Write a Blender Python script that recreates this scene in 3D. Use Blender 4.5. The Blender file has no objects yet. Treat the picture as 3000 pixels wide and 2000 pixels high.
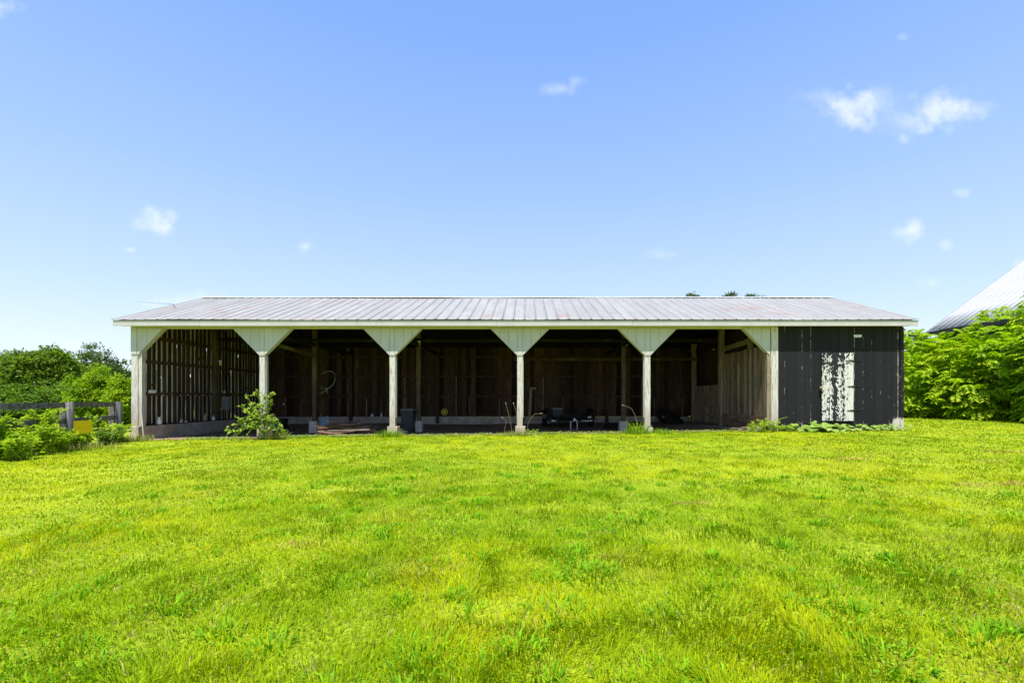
import bpy, math, random
import numpy as np
from mathutils import Vector, Matrix
R = math.radians
random.seed(7); rng = np.random.default_rng(11)
S = bpy.context.scene
C = S.collection

# ------------------------------------------------------------------ camera
F, PX, PY, CZ, CY = 1333.0, 1541.0, 1163.0, 1.26, -15.68   # focal length in photo px, vanishing point, eye height, eye depth
cam = bpy.data.objects.new('camera', bpy.data.cameras.new('camera')); C.objects.link(cam)
cam.location = (0, CY, CZ); cam.rotation_euler = (R(90), 0, 0)
cam.data.sensor_width = 36; cam.data.lens = F/3000*36
cam.data.shift_x = -(PX-1500)/3000; cam.data.shift_y = (PY-1000)/3000
cam.data.clip_start = .05; cam.data.clip_end = 3000
S.camera = cam
def at(px, py, Y):
    """world point seen at photo pixel px,py on the plane Y (measuring aid)"""
    k = (Y-CY)/F
    return Vector(((px-PX)*k, Y, CZ+(PY-py)*k))

# ------------------------------------------------------------------ world, sun, exposure
SUN_EL, SUN_AZ = 69, 10            # elevation; degrees to the left of straight behind the camera
w = bpy.data.worlds.new('World'); S.world = w; w.use_nodes = True
nt = w.node_tree; nt.nodes.clear(); L = nt.links
def wn(t, **k):
    n = nt.nodes.new(t)
    for a, b in k.items(): setattr(n, a, b)
    return n
def wmath(op, a, b=None, c=None, clamp=False):
    n = wn('ShaderNodeMath', operation=op); n.use_clamp = clamp
    for i, v in enumerate((a, b, c)):
        if v is None: continue
        if isinstance(v, (int, float)): n.inputs[i].default_value = v
        else: L.new(v, n.inputs[i])
    return n.outputs[0]
sky = wn('ShaderNodeTexSky', sky_type='NISHITA'); sky.sun_disc = False
sky.sun_elevation = R(SUN_EL); sky.sun_rotation = R(180+SUN_AZ); sky.air_density = 1.0; sky.dust_density = .6; sky.ozone_density = 1.5
tc = wn('ShaderNodeTexCoord'); sp = wn('ShaderNodeSeparateXYZ'); L.new(tc.outputs['Generated'], sp.inputs[0])
ysafe = wmath('MAXIMUM', sp.outputs[1], .02)
u = wmath('DIVIDE', sp.outputs[0], ysafe); v = wmath('DIVIDE', sp.outputs[2], ysafe)
cmb = wn('ShaderNodeCombineXYZ'); L.new(u, cmb.inputs[0]); L.new(v, cmb.inputs[1])
n1 = wn('ShaderNodeTexNoise'); n1.inputs['Scale'].default_value = 26; n1.inputs['Detail'].default_value = 5; n1.inputs['Roughness'].default_value = .55
L.new(cmb.outputs[0], n1.inputs['Vector'])
nz = wmath('MULTIPLY', wmath('SUBTRACT', n1.outputs['Fac'], .5), 2.4)
front = wmath('GREATER_THAN', sp.outputs[1], .05)
cl = [(2495,318,70,56,.95),(2560,300,55,42,.45),(2420,292,75,30,.22),(2745,325,70,58,.75),(2800,318,45,45,.7),(2690,360,55,30,.45),(2640,350,110,60,.18),(2652,408,18,22,.3),
      (2875,325,42,30,.5),(2560,320,300,80,.10),(2672,675,30,36,.8),(2635,680,34,24,.5),(2770,718,26,20,.6),(450,640,60,30,.85),(485,670,34,24,.65),(895,722,26,16,.6),(380,732,16,9,.5),
      (1640,262,52,20,.42),(1690,235,30,16,.3),(2820,565,26,14,.35),(1940,745,50,16,.3),(560,880,160,26,.55),(180,1030,120,40,.5),(700,905,120,20,.5),(0,20,55,26,.6),(2640,110,24,14,.3),
      (2730,825,34,16,.4),(2990,775,22,22,.6)]
tot = None
for (cx, cy, rx, ry, st) in cl:
    a = wmath('DIVIDE', wmath('SUBTRACT', u, (cx-PX)/F), rx/F)
    b = wmath('DIVIDE', wmath('SUBTRACT', v, (PY-cy)/F), ry/F)
    d = wmath('SQRT', wmath('ADD', wmath('MULTIPLY', a, a), wmath('MULTIPLY', b, b)))
    d = wmath('ADD', d, nz)
    m = wn('ShaderNodeMapRange', interpolation_type='SMOOTHSTEP'); L.new(d, m.inputs[0])
    m.inputs[1].default_value = 1.4; m.inputs[2].default_value = -.25; m.inputs[3].default_value = 0; m.inputs[4].default_value = st*.7
    tot = m.outputs[0] if tot is None else wmath('ADD', wmath('MULTIPLY', tot, wmath('SUBTRACT', 1, m.outputs[0])), m.outputs[0])
tot = wmath('MULTIPLY', tot, front, clamp=True)
hs = wn('ShaderNodeHueSaturation'); hs.inputs['Hue'].default_value = .508; hs.inputs['Saturation'].default_value = 1.0; hs.inputs['Value'].default_value = 1.0
L.new(sky.outputs[0], hs.inputs['Color'])
tint = wn('ShaderNodeMix', data_type='RGBA', blend_type='MULTIPLY'); tint.inputs[0].default_value = 1; tint.inputs[7].default_value = (1.0, 1.0, 1.0, 1)
L.new(hs.outputs[0], tint.inputs[6])
ramp = wn('ShaderNodeValToRGB'); el = ramp.color_ramp; el.elements[0].position = 0; el.elements[1].position = 1
cols = [(0,(.76,.845,.96)),(.08,(.70,.815,.965)),(.2,(.52,.69,.95)),(.40,(.345,.535,.93)),(.62,(.215,.405,.875)),(1,(.13,.28,.78))]
el.elements[0].color = (*cols[0][1],1); el.elements[1].color = (*cols[-1][1],1)
for p_, c_ in cols[1:-1]: e_ = el.elements.new(p_); e_.color = (*c_,1)
L.new(sp.outputs[2], ramp.inputs[0])
clear = wn('ShaderNodeMix', data_type='RGBA'); clear.inputs[0].default_value = .85
rs = wn('ShaderNodeVectorMath', operation='SCALE'); L.new(ramp.outputs[0], rs.inputs[0]); rs.inputs['Scale'].default_value = 5.6
L.new(tint.outputs[2], clear.inputs[6]); L.new(rs.outputs[0], clear.inputs[7])
mx = wn('ShaderNodeMix', data_type='RGBA'); L.new(tot, mx.inputs[0]); L.new(clear.outputs[2], mx.inputs[6]); mx.inputs[7].default_value = (4.9, 5.15, 5.7, 1)
bg = wn('ShaderNodeBackground'); bg.inputs[1].default_value = .12; L.new(mx.outputs[2], bg.inputs[0])
wo = wn('ShaderNodeOutputWorld'); L.new(bg.outputs[0], wo.inputs[0])

sl = bpy.data.lights.new('sun', 'SUN'); sl.energy = 4.6; sl.angle = R(.5); sl.color = (1, .96, .89)
so = bpy.data.objects.new('sun', sl); C.objects.link(so)
sdir = Vector((-math.sin(R(SUN_AZ))*math.cos(R(SUN_EL)), -math.cos(R(SUN_AZ))*math.cos(R(SUN_EL)), math.sin(R(SUN_EL))))
so.rotation_euler = sdir.to_track_quat('Z', 'Y').to_euler(); so.location = (0, -20, 30)
S.view_settings.view_transform = 'Standard'; S.view_settings.look = 'None'; S.view_settings.gamma = 1; S.view_settings.exposure = .85
S.render.engine = 'CYCLES'
S.cycles.max_bounces = 8; S.cycles.diffuse_bounces = 4; S.cycles.transmission_bounces = 4; S.cycles.transparent_max_bounces = 4

# ------------------------------------------------------------------ object helpers
def tag(o, label=None, cat=None, group=None, kind=None):
    for k, v_ in (('label', label), ('category', cat), ('group', group), ('kind', kind)):
        if v_: o[k] = v_
    return o
def thing(name, label, cat, loc=(0,0,0), group=None):
    o = bpy.data.objects.new(name, None); o.empty_display_size = .2; C.objects.link(o); o.location = loc
    return tag(o, label, cat, group)
def root_loc(p):
    v_ = Vector((0,0,0))
    while p is not None: v_ += p.location; p = p.parent
    return v_
def link_mesh(name, me, mat, parent=None):
    o = bpy.data.objects.new(name, me); C.objects.link(o)
    for m in (mat if isinstance(mat, (list, tuple)) else [mat]): me.materials.append(m)
    if parent is not None: o.parent = parent
    return o
def np_mesh(name, V, T, mat, parent=None, col=None, n=3, smooth=False):
    """V (k,3) vertices in world space, T (m,n) faces"""
    V = np.asarray(V, dtype=np.float32)
    rl = root_loc(parent); V = V-np.array(rl, dtype=np.float32)
    me = bpy.data.meshes.new(name)
    T = np.asarray(T, dtype=np.int32)
    me.vertices.add(len(V)); me.vertices.foreach_set('co', V.ravel())
    me.loops.add(T.size); me.loops.foreach_set('vertex_index', T.ravel())
    me.polygons.add(len(T)); me.polygons.foreach_set('loop_start', np.arange(0, T.size, n, dtype=np.int32))
    me.polygons.foreach_set('loop_total', np.full(len(T), n, dtype=np.int32))
    if smooth: me.polygons.foreach_set('use_smooth', np.ones(len(T), dtype=bool))
    me.update(calc_edges=True)
    if col is not None:
        a = me.color_attributes.new('Col', 'FLOAT_COLOR', 'POINT')
        a.data.foreach_set('color', np.concatenate([col, np.ones((len(col), 1))], 1).astype(np.float32).ravel())
    return link_mesh(name, me, mat, parent)
class MB:
    def __init__(s): s.v = []; s.f = []; s.smooth = False
    def add(s, vs, fs):
        b = len(s.v); s.v += [tuple(x) for x in vs]; s.f += [tuple(i+b for i in f) for f in fs]; return s
    def hexa(s, p): return s.add(p, [(0,3,2,1),(4,5,6,7),(0,1,5,4),(1,2,6,5),(2,3,7,6),(3,0,4,7)])
    def box(s, x0, x1, y0, y1, z0, z1, j=0):
        q = [(x0,y0,z0),(x1,y0,z0),(x1,y1,z0),(x0,y1,z0),(x0,y0,z1),(x1,y0,z1),(x1,y1,z1),(x0,y1,z1)]
        if j: q = [(a+random.uniform(-j,j), b+random.uniform(-j,j), c+random.uniform(-j,j)) for a, b, c in q]
        return s.hexa(q)
    def beam(s, a, b, w_, h, up=(0,0,1), roll=0):
        """rectangular bar from a to b, w_ across, h along up"""
        a = Vector(a); b = Vector(b); d = (b-a).normalized(); up = Vector(up)
        if abs(d.dot(up)) > .98: up = Vector((0,1,0))
        x = d.cross(up).normalized(); z = x.cross(d).normalized()
        if roll: m = Matrix.Rotation(roll, 3, d); x = m@x; z = m@z
        q = []
        for p in (a, b):
            for sx, sz in ((-1,-1),(1,-1),(1,1),(-1,1)): q.append(p+x*sx*w_/2+z*sz*h/2)
        return s.hexa(q)
    def tube(s, pts, rad, n=8, cap=True):
        pts = [Vector(p) for p in pts]; m = len(pts)
        if not isinstance(rad, (list, tuple)): rad = [rad]*m
        b = len(s.v); ref = None
        for i, p in enumerate(pts):
            d = (pts[min(i+1, m-1)]-pts[max(i-1, 0)]).normalized()
            if ref is None: ref = Vector((0,0,1)) if abs(d.z) < .9 else Vector((1,0,0))
            x = d.cross(ref).normalized(); y = d.cross(x).normalized()
            for k in range(n):
                t = 2*math.pi*k/n; s.v.append(tuple(p+(x*math.cos(t)+y*math.sin(t))*rad[i]))
        for i in range(m-1):
            for k in range(n):
                k2 = (k+1) % n; s.f.append((b+i*n+k, b+i*n+k2, b+(i+1)*n+k2, b+(i+1)*n+k))
        if cap: s.f.append(tuple(b+k for k in range(n))[::-1]); s.f.append(tuple(b+(m-1)*n+k for k in range(n)))
        return s
    def lathe(s, c, prof, n=20, axis='Z', closed=False):
        c = Vector(c); b = len(s.v); m = len(prof)
        for r_, h in prof:
            for k in range(n):
                t = 2*math.pi*k/n; q = (r_*math.cos(t), r_*math.sin(t), h)
                if axis == 'X': q = (q[2], q[0], q[1])
                if axis == 'Y': q = (q[0], q[2], q[1])
                s.v.append(tuple(c+Vector(q)))
        for i in range(m-(0 if closed else 1)):
            i2 = (i+1) % m
            for k in range(n):
                k2 = (k+1) % n; s.f.append((b+i*n+k, b+i*n+k2, b+i2*n+k2, b+i2*n+k))
        if not closed: s.f.append(tuple(b+k for k in range(n))[::-1]); s.f.append(tuple(b+(m-1)*n+k for k in range(n)))
        return s
    def prism(s, poly, y0, y1):
        """poly in XZ extruded along Y"""
        n = len(poly)
        return s.add([(x, y0, z) for x, z in poly]+[(x, y1, z) for x, z in poly],
                     [tuple(range(n)), tuple(range(2*n-1, n-1, -1))]+[(i, n+i, n+(i+1) % n, (i+1) % n) for i in range(n)])
    def board(s, base, ax, th, w_, h, nrm, segs=5, j=.006):
        """upright plank with wavering edges: base = lower middle, ax = unit width direction, nrm = thickness direction"""
        base = Vector(base); ax = Vector(ax); nrm = Vector(nrm); b = len(s.v)
        for i in range(segs+1):
            z = h*i/segs; l = -w_/2+random.uniform(-j, j); r_ = w_/2+random.uniform(-j, j)
            for a, t in ((l,0),(r_,0),(r_,th),(l,th)): s.v.append(tuple(base+ax*a+nrm*t+Vector((0,0,z))))
        for i in range(segs):
            for k in range(4):
                k2 = (k+1) % 4; s.f.append((b+i*4+k, b+i*4+k2, b+i*4+4+k2, b+i*4+4+k))
        s.f.append((b+3,b+2,b+1,b)); s.f.append(tuple(b+segs*4+k for k in range(4)))
        return s
    def build(s, name, mat, parent=None, smooth=False, bevel=0):
        rl = root_loc(parent)
        me = bpy.data.meshes.new(name)
        me.from_pydata([(a-rl.x, b-rl.y, c-rl.z) for a, b, c in s.v], [], s.f); me.validate(); me.update()
        if smooth:
            me.polygons.foreach_set('use_smooth', [True]*len(me.polygons))
            me.set_sharp_from_angle(angle=R(40))
        o = link_mesh(name, me, mat, parent)
        if bevel:
            md = o.modifiers.new('bevel', 'BEVEL'); md.width = bevel; md.segments = 2; md.limit_method = 'ANGLE'
        return o

# ------------------------------------------------------------------ materials
def newmat(name):
    m = bpy.data.materials.new(name); m.use_nodes = True; n = m.node_tree
    b = n.nodes['Principled BSDF']; b.inputs['Specular IOR Level'].default_value = .25; b.inputs['Roughness'].default_value = .85
    return m, n, b
def N(n, t, **k):
    x = n.nodes.new(t)
    for a, b in k.items(): setattr(x, a, b)
    return x
def MT(n, op, a, b=None, c=None, clamp=False):
    x = N(n, 'ShaderNodeMath', operation=op); x.use_clamp = clamp
    for i, v_ in enumerate((a, b, c)):
        if v_ is None: continue
        if isinstance(v_, (int, float)): x.inputs[i].default_value = v_
        else: n.links.new(v_, x.inputs[i])
    return x.outputs[0]
def mixc(n, f, a, b, mode='MIX'):
    x = N(n, 'ShaderNodeMix', data_type='RGBA', blend_type=mode)
    for i, v_ in ((0, f), (6, a), (7, b)):
        if isinstance(v_, (int, float)): x.inputs[i].default_value = v_
        elif isinstance(v_, (tuple, list)): x.inputs[i].default_value = (*v_, 1)
        else: n.links.new(v_, x.inputs[i])
    return x.outputs[2]
def noise(n, scale=(1,1,1), s=5, detail=4, rough=.6, dist=0):
    t = N(n, 'ShaderNodeTexCoord'); mp = N(n, 'ShaderNodeMapping'); mp.inputs['Scale'].default_value = scale
    n.links.new(t.outputs['Object'], mp.inputs[0]); x = N(n, 'ShaderNodeTexNoise')
    x.inputs['Scale'].default_value = s; x.inputs['Detail'].default_value = detail; x.inputs['Roughness'].default_value = rough; x.inputs['Distortion'].default_value = dist
    n.links.new(mp.outputs[0], x.inputs['Vector']); return x.outputs['Fac']
def ss(n, v_, a, b, lo=0, hi=1):
    x = N(n, 'ShaderNodeMapRange', interpolation_type='SMOOTHSTEP'); n.links.new(v_, x.inputs[0])
    for i, q in enumerate((a, b, lo, hi)): x.inputs[i+1].default_value = q
    return x.outputs[0]
def island(n): return N(n, 'ShaderNodeNewGeometry').outputs['Random Per Island']
def bump(n, b, h, st=.3, d=.01):
    x = N(n, 'ShaderNodeBump'); x.inputs['Strength'].default_value = st; x.inputs['Distance'].default_value = d
    n.links.new(h, x.inputs['Height']); n.links.new(x.outputs[0], b.inputs['Normal'])
def wood(name, c1, c2, grain=(25,25,1.2), var=.5, green=0, rough=.85):
    m, n, b = newmat(name)
    g = noise(n, grain, 1, 6, .7, .6); big = noise(n, (1,1,.4), 1.3, 3)
    f = ss(n, g, .3, .7); c = mixc(n, f, c1, c2)
    if green: c = mixc(n, ss(n, big, .5, .75, 0, green), c, (.16, .19, .05))
    k = MT(n, 'ADD', MT(n, 'MULTIPLY', island(n), var), 1-var/2)
    k = MT(n, 'MULTIPLY', k, MT(n, 'ADD', MT(n, 'MULTIPLY', big, .6), .7))
    c = mixc(n, 1.0, c, N(n, 'ShaderNodeCombineColor').outputs[0], 'MULTIPLY') if False else c
    cc = N(n, 'ShaderNodeCombineColor'); [n.links.new(k, cc.inputs[i]) for i in range(3)]
    c = mixc(n, 1.0, c, cc.outputs[0], 'MULTIPLY')
    n.links.new(c, b.inputs['Base Color']); b.inputs['Roughness'].default_value = rough
    bump(n, b, g, .5, .006); return m
def plain(name, col, rough=.6, metal=0, spec=.3, var=.15, s=8):
    m, n, b = newmat(name); f = noise(n, (1,1,1), s, 4)
    c = mixc(n, f, tuple(x*(1-var) for x in col), tuple(min(1, x*(1+var)) for x in col))
    n.links.new(c, b.inputs['Base Color']); b.inputs['Roughness'].default_value = rough; b.inputs['Metallic'].default_value = metal
    b.inputs['Specular IOR Level'].default_value = spec; return m
def leafmat(name, c1, c2, trans=.35, c3=None, attr=False):
    m, n, b = newmat(name)
    if attr:
        a = N(n, 'ShaderNodeAttribute', attribute_name='Col'); c = a.outputs['Color']
    else:
        c = mixc(n, island(n), c1, c2)
        if c3: c = mixc(n, ss(n, noise(n, (1,1,1), .9, 2), .42, .62), c, c3)
    n.links.new(c, b.inputs['Base Color']); b.inputs['Roughness'].default_value = .6; b.inputs['Specular IOR Level'].default_value = .10 if attr else .2
    t = N(n, 'ShaderNodeBsdfTranslucent'); tcn = mixc(n, 1.0, c, (1.0, 1.15, .35), 'MULTIPLY'); n.links.new(tcn, t.inputs[0])
    mxs = N(n, 'ShaderNodeMixShader'); mxs.inputs[0].default_value = trans
    n.links.new(b.outputs[0], mxs.inputs[1]); n.links.new(t.outputs[0], mxs.inputs[2])
    n.links.new(mxs.outputs[0], n.nodes['Material Output'].inputs[0]); return m

def white_paint(name, col=(.66,.67,.62), peel=.5, wood_c=(.30,.25,.20), side=False):
    m, n, b = newmat(name)
    g = noise(n, (14,14,1.3), 1.6, 6, .75, .3); st = noise(n, (1,1,.5), 2.2, 4); sm = noise(n, (6,6,3), 4, 5, .7)
    c = mixc(n, ss(n, st, .35, .75, 0, .55), col, tuple(x*.78 for x in col))
    c = mixc(n, ss(n, sm, .62, .7, 0, .8*peel), c, (.42,.38,.33))
    c = mixc(n, ss(n, g, .60-.12*peel, .72-.1*peel, 0, peel), c, wood_c)
    t = N(n, 'ShaderNodeTexCoord'); s_ = N(n, 'ShaderNodeSeparateXYZ'); n.links.new(t.outputs['Object'], s_.inputs[0])
    zz = MT(n, 'ADD', s_.outputs[2], MT(n, 'MULTIPLY', MT(n, 'SUBTRACT', noise(n, (4,4,1.2), 1.4, 4), .5), 1.6))
    c = mixc(n, ss(n, zz, 1.3, .2, 0, .6), c, (.33,.27,.21))
    n.links.new(c, b.inputs['Base Color']); b.inputs['Roughness'].default_value = .75; bump(n, b, g, .35, .004); return m
def black_paint():
    m, n, b = newmat('weathered black board paint')
    t = N(n, 'ShaderNodeTexCoord'); s_ = N(n, 'ShaderNodeSeparateXYZ'); n.links.new(t.outputs['Object'], s_.inputs[0])
    fr = MT(n, 'FRACT', MT(n, 'DIVIDE', MT(n, 'ADD', s_.outputs[0], 100-8.70), BW))
    edge = MT(n, 'MULTIPLY', MT(n, 'ABSOLUTE', MT(n, 'SUBTRACT', fr, .5)), 2)           # 1 at a board edge
    e = ss(n, edge, .93, 1, 0, .20)
    wb = N(n, 'ShaderNodeTexWhiteNoise', noise_dimensions='1D'); n.links.new(MT(n, 'FLOOR', MT(n, 'ADD', MT(n, 'DIVIDE', MT(n, 'ADD', s_.outputs[0], 100-8.70), BW), .5)), wb.inputs['W'])
    e = MT(n, 'MULTIPLY', e, ss(n, wb.outputs['Value'], .1, .8, .35, 1.12))
    bot = ss(n, MT(n, 'ADD', s_.outputs[2], MT(n, 'MULTIPLY', noise(n, (3,3,.01), 1.2, 2), .35)), .78, .12, 0, .22)
    rc = MT(n, 'ADD', ss(n, s_.outputs[0], 12.5, 12.95, 0, .10), MT(n, 'MULTIPLY', ss(n, s_.outputs[0], 12.55, 12.72), ss(n, s_.outputs[2], .62, .40, 0, .3)))
    g = noise(n, (9,9,2.2), 2.2, 6, .72, .3)
    low = noise(n, (1,1,.5), .9, 2); gg = MT(n, 'ADD', MT(n, 'ADD', MT(n, 'ADD', g, e), bot), rc)
    gg = MT(n, 'ADD', gg, MT(n, 'MULTIPLY', MT(n, 'SUBTRACT', low, .5), .35))
    mask = ss(n, gg, .735, .765)
    base = mixc(n, noise(n, (6,6,.6), 1.5, 4), (.015,.0147,.0165), (.027,.026,.028))
    base = mixc(n, MT(n, 'MULTIPLY', island(n), .5), base, (.010,.010,.012))
    c = mixc(n, mask, base, mixc(n, noise(n, (20,20,3), 1, 3), (.62,.60,.55), (.36,.30,.24)))
    n.links.new(c, b.inputs['Base Color']); b.inputs['Roughness'].default_value = .7; b.inputs['Specular IOR Level'].default_value = .12; bump(n, b, gg, .3, .004); return m
def door_paint():
    m, n, b = newmat('peeling white and black door paint')
    t = N(n, 'ShaderNodeTexCoord'); s_ = N(n, 'ShaderNodeSeparateXYZ'); n.links.new(t.outputs['Object'], s_.inputs[0])
    g = noise(n, (8,8,5.2), 1.9, 7, .62, .3)
    g = MT(n, 'ADD', g, MT(n, 'MULTIPLY', MT(n, 'SUBTRACT', island(n), .5), .05))
    mid = ss(n, MT(n, 'ABSOLUTE', MT(n, 'SUBTRACT', s_.outputs[0], -.10)), .02, .17, .17, 0)
    seam = ss(n, MT(n, 'ABSOLUTE', MT(n, 'SUBTRACT', s_.outputs[0], .19)), .0, .07, .10, 0)
    top = ss(n, s_.outputs[2], 1.2, 2.25, 0, .10)
    wr = ss(n, s_.outputs[0], .2, .5, 0, -.13)
    g = MT(n, 'ADD', MT(n, 'ADD', MT(n, 'ADD', MT(n, 'ADD', g, mid), top), wr), seam)
    mask = ss(n, g, .538, .550)
    white = mixc(n, ss(n, noise(n, (30,30,2.5), 1, 5, .7), .50, .72), (.60,.585,.55), (.24,.20,.165))
    c = mixc(n, mask, white, (.018,.018,.021))
    n.links.new(c, b.inputs['Base Color']); b.inputs['Roughness'].default_value = .7; bump(n, b, g, .5, .005); return m
def concrete(name, col, var=.3):
    m, n, b = newmat(name); f = noise(n, (1,1,1), 3, 6, .65); st = noise(n, (1,1,.5), 1.1, 3); fine = noise(n, (1,1,1), 60, 2)
    c = mixc(n, ss(n, f, .3, .7), tuple(x*(1-var) for x in col), tuple(x*(1+var*.6) for x in col))
    c = mixc(n, ss(n, st, .5, .7, 0, .5), c, (col[0]*.62, col[1]*.52, col[2]*.40))
    n.links.new(c, b.inputs['Base Color']); b.inputs['Roughness'].default_value = .92; bump(n, b, MT(n, 'ADD', f, MT(n, 'MULTIPLY', fine, .3)), .5, .01); return m
def metal_roof(name, col, rust=.5, sheet=True):
    m, n, b = newmat(name)
    st = noise(n, (2.2,.25,1), 1.5, 5, .6); bl = noise(n, (1,1,1), 2.1, 6, .75); big = noise(n, (.25,.25,.25), 1, 2)
    c = mixc(n, ss(n, st, .3, .7), tuple(x*.80 for x in col), col)
    if sheet:
        t = N(n, 'ShaderNodeTexCoord'); s_ = N(n, 'ShaderNodeSeparateXYZ'); n.links.new(t.outputs['Object'], s_.inputs[0])
        wnn = N(n, 'ShaderNodeTexWhiteNoise', noise_dimensions='1D'); n.links.new(MT(n, 'FLOOR', MT(n, 'DIVIDE', s_.outputs[0], .75)), wnn.inputs['W'])
        c = mixc(n, MT(n, 'MULTIPLY', wnn.outputs['Value'], .5), c, (col[0]*.76, col[1]*.74, col[2]*.75))
    rm = ss(n, MT(n, 'ADD', bl, MT(n, 'MULTIPLY', MT(n, 'SUBTRACT', big, .5), .5)), .56, .70, 0, rust)
    c = mixc(n, rm, c, (.27,.17,.13))
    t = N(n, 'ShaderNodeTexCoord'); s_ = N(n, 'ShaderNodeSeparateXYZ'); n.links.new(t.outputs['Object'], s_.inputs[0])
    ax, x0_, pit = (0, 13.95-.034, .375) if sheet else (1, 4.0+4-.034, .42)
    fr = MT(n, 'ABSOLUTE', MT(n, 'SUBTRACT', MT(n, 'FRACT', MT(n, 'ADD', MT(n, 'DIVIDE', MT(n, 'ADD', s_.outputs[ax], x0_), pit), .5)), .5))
    ln = MT(n, 'MULTIPLY', ss(n, fr, .06, .02), ss(n, noise(n, (.6,.25,.3), 1.7, 3), .3, .6, .35, .9))  # dark lines along the ribs: rib shadow painted into the colour, with lap dirt
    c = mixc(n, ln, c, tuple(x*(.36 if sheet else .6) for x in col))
    n.links.new(c, b.inputs['Base Color']); b.inputs['Roughness'].default_value = .55; b.inputs['Metallic'].default_value = .0; b.inputs['Specular IOR Level'].default_value = .35; return m

BW = .30
M = {}
M['white'] = white_paint('old white board paint', (.50,.485,.455), peel=.35)
M['trim'] = white_paint('white fascia paint', (.47,.455,.43), peel=.28)
M['post'] = white_paint('peeling white post paint', (.56,.535,.49), peel=1.0)
M['black'] = black_paint(); M['door'] = door_paint()
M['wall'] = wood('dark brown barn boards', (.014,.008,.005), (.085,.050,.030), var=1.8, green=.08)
M['wall_grey'] = wood('grey brown weathered boards', (.085,.060,.038), (.40,.32,.225), var=.9, green=.08)
M['slit'] = wood('pale weathered gable strips', (.40,.36,.30), (.78,.72,.62), var=.5)
M['gable'] = wood('loose weathered gable boards', (.020,.013,.009), (.085,.058,.040), var=.8, green=.25)
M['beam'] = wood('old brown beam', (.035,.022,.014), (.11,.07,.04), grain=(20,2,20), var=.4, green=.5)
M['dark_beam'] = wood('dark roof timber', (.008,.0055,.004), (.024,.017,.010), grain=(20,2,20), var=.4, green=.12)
M['deck'] = wood('ceiling shade black', (.006,.005,.004), (.018,.013,.010), grain=(20,2,20))  # near-black tone stands in for the shade under the roof
M['kick'] = wood('brown kick board timber', (.10,.062,.038), (.34,.23,.15), grain=(20,2,20), var=.4)
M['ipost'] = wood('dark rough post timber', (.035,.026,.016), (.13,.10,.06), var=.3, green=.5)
M['fence'] = wood('grey weathered fence timber', (.05,.044,.043), (.20,.18,.172), grain=(8,8,8), var=.3)
M['fencepost'] = wood('grey round fence timber', (.045,.045,.052), (.20,.185,.18), var=.3)
M['plank'] = wood('salvaged brown plank', (.045,.025,.015), (.20,.125,.08), grain=(2.2,26,26), var=1.2)
M['plank_grey'] = wood('salvaged grey plank', (.12,.09,.065), (.34,.27,.21), grain=(2.2,26,26), var=.8)
M['concrete'] = concrete('grey foundation concrete', (.40,.35,.31))
M['plinth'] = concrete('warm plinth concrete', (.44,.385,.28), .35)
M['plinth_in'] = concrete('pale grey plinth concrete', (.52,.49,.45), .2)
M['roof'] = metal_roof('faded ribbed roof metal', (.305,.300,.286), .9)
M['ridge'] = plain('pale ridge cap metal', (.40,.41,.40), .5, 0, .3, .08)
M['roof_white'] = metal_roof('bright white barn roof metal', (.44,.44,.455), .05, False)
M['dirt'] = None
M['darkmetal'] = plain('black trailer paint', (.008,.008,.009), .6, 0, .15)
M['rubber'] = plain('tyre rubber', (.010,.010,.010), .9)
M['lightgrey'] = plain('bare light metal', (.6,.6,.62), .4, .3)
M['boxgrey'] = plain('grey enamel box', (.22,.25,.28), .5, 0, .4)
M['greenbin'] = plain('dark green bin plastic', (.02,.035,.032), .5)
M['binlid'] = plain('faded bin lid plastic', (.13,.135,.11), .6)
M['yellow'] = plain('yellow enamel', (.90,.58,.01), .45)
M['wheelyellow'] = plain('dull yellow wheel paint', (.75,.62,.10), .5)
M['whiteplastic'] = plain('white plastic', (.78,.78,.76), .4)
M['sheet'] = plain('blue grey painted sheet', (.24,.29,.36), .5)
M['wire'] = plain('dark wire', (.06,.05,.06), .6)
M['hose'] = plain('pale stiff hose', (.34,.36,.30), .6)
M['iron'] = plain('rusty black iron', (.03,.022,.018), .7)
M['bark'] = wood('tree bark', (.05,.04,.03), (.17,.14,.11), grain=(9,9,2), var=.2)
M['stem'] = plain('green brown stem', (.13,.15,.05), .7)
M['dry'] = plain('dry straw stalk', (.34,.24,.13), .8)
M['blackpl'] = plain('black plastic', (.02,.02,.024), .45)
M['brick'] = plain('dull brick', (.30,.24,.20), .9, 0, .2, .3, 20)
M['leaf_oak'] = leafmat('broad tree leaf', (.07,.13,.014), (.24,.33,.028), .42, (.11,.18,.018))
M['leaf_dark'] = leafmat('dark far tree leaf', (.04,.075,.02), (.13,.18,.045), .3)
M['leaf_bright'] = leafmat('bright bush leaf', (.18,.30,.008), (.38,.48,.015), .42, (.16,.27,.008))
M['leaf_hedge'] = leafmat('bright compound leaf', (.22,.37,.006), (.56,.65,.012), .45, (.26,.42,.006))
M['leaf_weed'] = leafmat('weed leaf', (.24,.40,.008), (.54,.62,.02), .45, (.20,.34,.008))
M['leaf_shrub'] = leafmat('shrub leaf', (.16,.28,.02), (.42,.52,.06), .38)
M['leaf_broad'] = leafmat('broad dock leaf', (.16,.28,.03), (.38,.48,.12), .35)
M['leaf_bush'] = leafmat('mid green bush leaf', (.07,.14,.012), (.20,.30,.02), .35, (.10,.19,.015))
M['black_far'] = wood('black far barn boards', (.018,.018,.02), (.035,.035,.038), var=.3)
M['grass'] = leafmat('lawn blade', None, None, .38, attr=True)

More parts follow.
